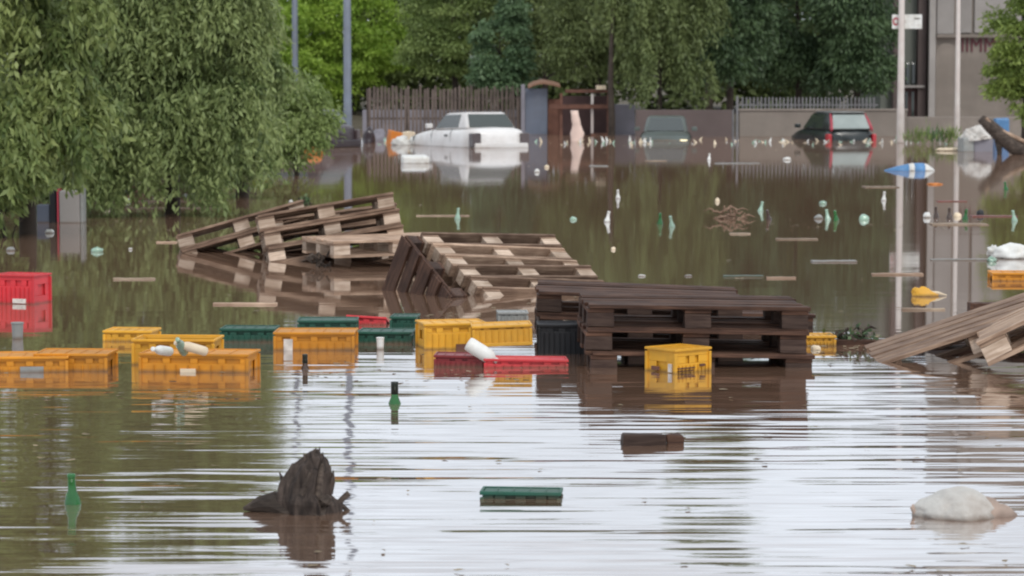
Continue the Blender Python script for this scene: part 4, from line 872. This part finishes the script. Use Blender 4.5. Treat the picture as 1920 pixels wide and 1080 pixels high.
# bottles inside the filled crate
for i, (px, py, m) in enumerate(((318, 659, 'whitep'), (345, 660, 'glass_pale'), (385, 659, 'cream'))):
    o = empty('crate_bottle'); c_ = MB(); c_.lathe([(r_, z) for r_, z in BP], 12); c_.build('glass', m, o, smooth=True)
    o.matrix_world = Matrix.Translation(atd(px, py, 13.95)) @ rot(random.uniform(60, 85), random.uniform(-20, 20), random.uniform(-60, 60)) @ Matrix.Scale(.8, 4)
    tag(o, ['white', 'pale green', 'cream coloured'][i] + ' bottle lying in the filled yellow crate', 'bottle', 'bottles in the filled crate')
# dark blob on the water, modelled as a low brown box
o = empty('brown_box', at(1216, 832), .1); tag(o, 'dull brown box barely afloat below the yellow upright crate', 'carton')
c_ = MB(); c_.box(-.115, .075, -.07, .06, -.03, .045, j=.012); c_.build('box_body', 'lilac' if False else 'wood_wet_block', o, .01)
c_ = MB(); c_.box(.078, .145, -.05, .03, -.01, .035, j=.014); c_.build('flap', 'wood_wet', o, .008)

# twig heap
def twigs(name, label, px, py, rad, n, h, m='log', leaf=None):
    o = empty(name, at(px, py)); tag(o, label, 'branches'); t = MB()
    for i in range(n):
        a = random.uniform(0, 6.28); r_ = rad * random.uniform(.2, 1); x, y = r_ * math.cos(a), r_ * math.sin(a) * .6; z = random.uniform(-.02, h)
        dx, dy, dz = random.uniform(-1, 1) * rad * .8, random.uniform(-.5, .5) * rad, random.uniform(-.3, .6) * h
        t.tube([(x, y, z), (x + dx * .5, y + dy * .5, z + dz), (x + dx, y + dy, z + dz * .3)], [.012, .009, .003], 5)
    t.build('twigs', m, o)
    if leaf:
        k = 120; C = np.random.normal(size=(k, 3)) * [rad * .5, rad * .3, h * .35] + [0, 0, h * .4]
        leaves_obj('leaf_tuft', C, np.random.normal(size=(k, 3)), .045, .022, LM[leaf], np.random.uniform(0, 1, k), o)
twigs('twig_heap', 'brown tangle of twigs floating in mid water', 1366, 410, .2, 40, .1, 'wood')
twigs('branch_bundle', 'dark leafy branches lodged right of the front stack', 1600, 645, .14, 26, .09, 'log', 'dark')
twigs('branch_bundle', 'dead straw coloured branches under the largest willow', 300, 366, .55, 70, .3, 'wood')
twigs('branch_bundle', 'greenish sprig caught between the tilted stacks', 572, 384, .07, 10, .1, 'log', 'teal')
twigs('branch_bundle', 'teal leaved branch dipping into the water beside the lamp post', 462, 342, .25, 16, .35, 'log', 'teal')
twigs('branch_bundle', 'scrappy twigs with foil caught under the tilted rear stack', 600, 500, .14, 26, .1, 'log')

# pale panel with a red edge under the willow
PN = empty('upright_cabinet', at(128, 418), .05); tag(PN, 'pale metal cabinet with a red edge standing in the water under the left willow', 'cabinet')
c_ = MB(); c_.box(-.10, .13, 0, .3, -.4, .36, j=.006); c_.build('door_panel', 'concrete_pale', PN, .01)
c_ = MB(); c_.box(.132, .17, .02, .3, -.4, .42); c_.build('side_frame', 'greyp', PN, .005)
c_ = MB(); c_.box(-.125, -.103, .0, .3, -.4, .38); c_.build('red_edge', 'car_red', PN, .005)
c_ = MB(); c_.box(-.21, -.14, .05, .3, -.4, .4); c_.build('dark_strip', 'black', PN, .005)  # solid black strip between the red edge and the lower panel
c_ = MB(); c_.box(-.36, -.215, .08, .3, -.4, .2); c_.build('lower_panel', 'slate_blue', PN, .01)

# stump in the foreground
def stump():
    o = empty('tree_stump', at(580, 959)); tag(o, 'jagged dark tree stump sticking out of the foreground water', 'stump')
    k = FPX / o.location.y    # px per metre here
    def q(px, py): return ((px - 580) / k, (959 - py) / k)
    L_ = [(524, 968), (521, 935), (527, 902), (548, 870), (574, 851), (592, 839)]; Rr = [(636, 968), (630, 945), (613, 925), (617, 885), (612, 860), (598, 842)]
    mb = MB(); rings = []; n = 16; 
    ls = [(527, 1000)] + L_; rs = [(634, 1000)] + Rr; S_ = []
    for i in range(len(ls) - 1):
        for t in (0, .25, .5, .75):
            S_.append(tuple(ls[i][c] * (1 - t) + ls[i + 1][c] * t for c in (0, 1)) + tuple(rs[i][c] * (1 - t) + rs[i + 1][c] * t for c in (0, 1)))
    S_.append(ls[-1] + rs[-1])
    for j, (lx, ly, rx_, ry_) in enumerate(S_):
        a = q(lx, ly); b = q(rx_, ry_); c = ((a[0] + b[0]) / 2, (a[1] + b[1]) / 2); hw = (b[0] - a[0]) / 2; dp = min(.09, hw * .9)
        ring = []
        for s_ in range(n):
            an = 2 * math.pi * s_ / n; rr = 1 + (.17, -.12, .06, -.16, .12, -.05, .15, -.14, .02, .14, -.13, .1, -.08, .16, -.1, .04)[s_] * (1.15 if j < len(S_) - 3 else .5) + .07 * mnoise.noise(Vector((math.cos(an) * 2, math.sin(an) * 2, j * .3)))
            ring.append((c[0] + hw * rr * math.cos(an), dp * rr * math.sin(an), c[1] + (b[1] - a[1]) / 2 * math.cos(an) + .012 * mnoise.noise(Vector((an * 2, j, 3)))))
        rings.append(ring)
    mb.loft(rings); mb.build('trunk', 'log_up', o)
    for k_, (x0_, y0_, x1_, y1_, w0, yy) in enumerate(((575, 905, 571, 846, .020, -.02), (585, 880, 583, 843, .012, -.03), (604, 890, 606, 846, .014, .0), (618, 925, 626, 880, .014, .0), (535, 925, 524, 884, .016, .0), (588, 900, 600, 836, .016, .01), (600, 900, 609, 852, .016, -.03), (555, 915, 556, 866, .018, .0), (612, 930, 620, 874, .014, .02), (540, 930, 533, 893, .018, -.02))):
        r_ = MB(); a0 = q(x0_, y0_); a1 = q(x1_, y1_); r_.tube([(a0[0], yy, a0[1]), ((a0[0] + a1[0]) / 2 + .004, yy, (a0[1] + a1[1]) / 2), (a1[0], yy, a1[1])], [w0, w0 * .75, .0015], 5); r_.build('splinter', 'log_up', o)
    r_ = MB(); a = [q(545, 950), q(510, 935), q(485, 938), q(455, 946)]
    r_.tube([(x, 0, z - .015) for x, z in a], [.06, .045, .03, .006], 9); r_.build('root', 'log', o)
    r_ = MB(); a = [q(615, 955), q(632, 948), q(643, 935), q(655, 925)]; r_.tube([(x, .01, z) for x, z in a], [.022, .012, .011, .012], 8); r_.build('root', 'log', o)
    r_ = MB(); a = [q(632, 945), q(645, 953), q(655, 962)]; r_.tube([(x, .02, z) for x, z in a], [.014, .009, .008], 8); r_.build('root', 'log', o)
    r_ = MB(); a = [q(600, 960), q(612, 935), q(622, 925)]; r_.tube([(x, -.07, z) for x, z in a], [.03, .022, .01], 8); r_.build('root', 'log', o)
    r_ = MB(); a = [q(560, 968), q(566, 930), q(585, 880)]; r_.tube([(x, -.055, z) for x, z in a], [.03, .022, .008], 8); r_.build('bark_ridge', 'log', o)
    r_ = MB(); a = [q(590, 968), q(600, 900), q(607, 865)]; r_.tube([(x, -.045, z) for x, z in a], [.025, .016, .006], 8); r_.build('bark_ridge', 'log', o)
stump()

# sack in the foreground
SK = empty('floating_sack', at(1806, 966)); tag(SK, 'bloated off white sack with a muddy tied neck floating at the lower right', 'sack')
bm = bmesh.new(); bmesh.ops.create_icosphere(bm, subdivisions=5, radius=1)
for v in bm.verts:
    c = v.co.copy(); n = mnoise.noise(c * 1.7 + Vector((3, 1, 0))) + .4 * mnoise.noise(c * 5)
    fold = (.035 * math.sin(c.x * 8 + c.z * 5 + 4 * n) + .05 * (abs(mnoise.noise(c * 2.6 + Vector((9, 0, 4)))) - .2)) * (1 - .6 * abs(c.x))
    f = 1 + .08 * n + fold; x = c.x * .165 * f
    taper = (1 - .5 * max(0, c.x) ** 2 - .2 * max(0, -c.x) ** 3) * (1 + .1 * math.sin(c.x * 3 + 1))
    v.co = Vector((x - .02, c.y * .12 * f * taper, c.z * .088 * f * taper + .004))
me = bpy.data.meshes.new('sack_body'); bm.to_mesh(me); bm.free()
for f in me.polygons: f.use_smooth = True
me.materials.append(M['sack']); o = bpy.data.objects.new('sack_body', me); S.collection.objects.link(o); o.parent = SK
c_ = MB(); c_.tube([(.06, -.005, .012), (.105, -.005, .010), (.122, -.008, .008), (.15, -.01, .004), (.188, -.005, .0)], [.06, .052, .036, .034, .006], 16); c_.build('tied_neck', 'sack_brown', SK, smooth=True)
c_ = MB(); c_.tube([(-.17, -.01, .01), (-.182, -.01, .03), (-.178, -.01, .04)], [.012, .008, .003], 8); c_.build('corner_ear', 'sack_brown', SK)

# right bank wreckage: overturned bin with foil and the log
D3 = at(1830, 284).y
BN = empty('overturned_bin', at(1828, 284), .1); tag(BN, 'grey overturned bin draped with crumpled silvery sheet at the right bank', 'bin')
c_ = MB(); c_.box(-.36, -.1, -.25, .3, -.3, .34, j=.015); c_.build('side_panel', 'greyp', BN, .03)
c_ = MB(); c_.box(-.095, .37, -.25, .3, -.3, .30, j=.015); c_.build('bin_body', 'lilac', BN, .04)
bm = bmesh.new(); bmesh.ops.create_icosphere(bm, subdivisions=4, radius=1)
for v in bm.verts:
    c = v.co.copy(); n = mnoise.noise(c * 3.2) + .7 * mnoise.noise(c * 7.1); v.co = Vector((c.x * .37 * (1 + .12 * n) + .03, c.y * .36 * (1 + .1 * n), .32 + max(c.z, -.15) * .27 * (1 + .45 * n) + .1 * c.x * .5))
me = bpy.data.meshes.new('crumpled_sheet'); bm.to_mesh(me); bm.free(); me.materials.append(M['foam']); o = bpy.data.objects.new('crumpled_sheet', me); S.collection.objects.link(o); o.parent = BN
o = lump('pointed_board', 'pale board wedge floating left of the overturned bin', 'board', 1780, 283, .34, .14, .05, 'cream', 41, .2, zoff=.03)
LG = empty('fallen_log', at(1880, 290)); tag(LG, 'thick dark fallen log leaning on the bin at the right edge', 'log')
k = FPX / LG.location.y
def ql(px, py, y=0): return ((px - 1880) / k, y, (290 - py) / k)
c_ = MB(); c_.tube([ql(1838, 222), ql(1855, 236), ql(1875, 254), ql(1900, 275), ql(1945, 296)], [.1, .15, .17, .18, .17], 12); c_.build('trunk', 'log', LG, smooth=True)
c_ = MB(); c_.tube([ql(1872, 262), ql(1874, 285), ql(1872, 310)], [.1, .06, .05], 8); c_.build('branch', 'log', LG)
c_ = MB(); c_.tube([ql(1845, 226), ql(1860, 244), ql(1900, 262), ql(1930, 276)], [.04, .05, .05, .04], 8); o = c_.build('split_wood', 'wood_pale', LG); o.location = (.02, -.08, .06)
mb = MB(); mb.box(-.22, .2, 0, .3, -.9, .45, j=.03); o = mb.build('blue_barrel', 'blue', bevel=.05); p = atd(1880, 215, 79); o.location = (p.x, 79, .2); tag(o, 'faded blue container showing between the log and the right edge tree', 'container')
# reeds and rubbish on the plinth wall
for i, px in enumerate((1712, 1735, 1752, 1772, 1786)):
    o = empty('weed_clump', at(px, 270)); tag(o, ['leftmost weed clump, hard by the sign pole', 'second weed clump right of the sign pole', 'middle weed clump before the plinth wall', 'weed clump just left of the slim pale pole', 'weed clump at the foot of the slim pale pole'][i], 'weeds', 'weeds before the plinth wall')
    k_ = 60; C = np.random.normal(size=(k_, 3)) * [.13, .1, .1] + [0, 0, .12]
    leaves_obj('leaves', C, np.random.normal(size=(k_, 3)) * [.3, .3, .2] + [0, 0, 1], .28, .04, LM[('olive', 'mid', 'teal')[i % 3]], np.random.uniform(.3, 1, k_), o)

# leaf scraps and crumbs drifting on the water
def scum():
    v = []; f = []; 
    spots = [(px, py, 60, 9) for px, py in ((340, 745), (620, 700), (900, 705), (1560, 668), (1620, 655), (700, 610), (850, 600), (1200, 300), (1450, 285), (1000, 300), (560, 430), (1500, 420), (1760, 420), (300, 400), (1150, 560), (1700, 640))]
    pts = []
    for px, py, w_, h_ in spots:
        for _ in range(26): pts.append((px + random.gauss(0, w_), py + random.gauss(0, h_)))
    for _ in range(260): pts.append((random.uniform(0, 1920), 280 + 800 * random.random() ** 2.2))
    for _ in range(260): pts.append((random.uniform(690, 1900), random.gauss(269, 3.5)))
    for px, py in pts:
        if py < 258: continue
        c = at(px, min(py, 1075)); sz = random.uniform(.006, .02) * (1 + c.y / 30); a = random.uniform(0, 3.14); b = len(v)
        for k in range(5):
            t = a + k * 1.257; rr = sz * random.uniform(.6, 1.1); v.append((c.x + rr * math.cos(t), c.y + rr * .6 * math.sin(t), .004 + random.uniform(0, .006)))
        f.append(tuple(range(b, b + 5)))
    m_ = MB(); m_.v = [Vector(p) for p in v]; m_.f = f
    tag(m_.build('floating_scum', 'scum'), 'leaf scraps and crumbs of foam drifting on the flood', 'scum', kind='stuff')
M['scum'] = mat('leaf scraps', (.24, .19, .12), .8, .6, 1.5)
scum()
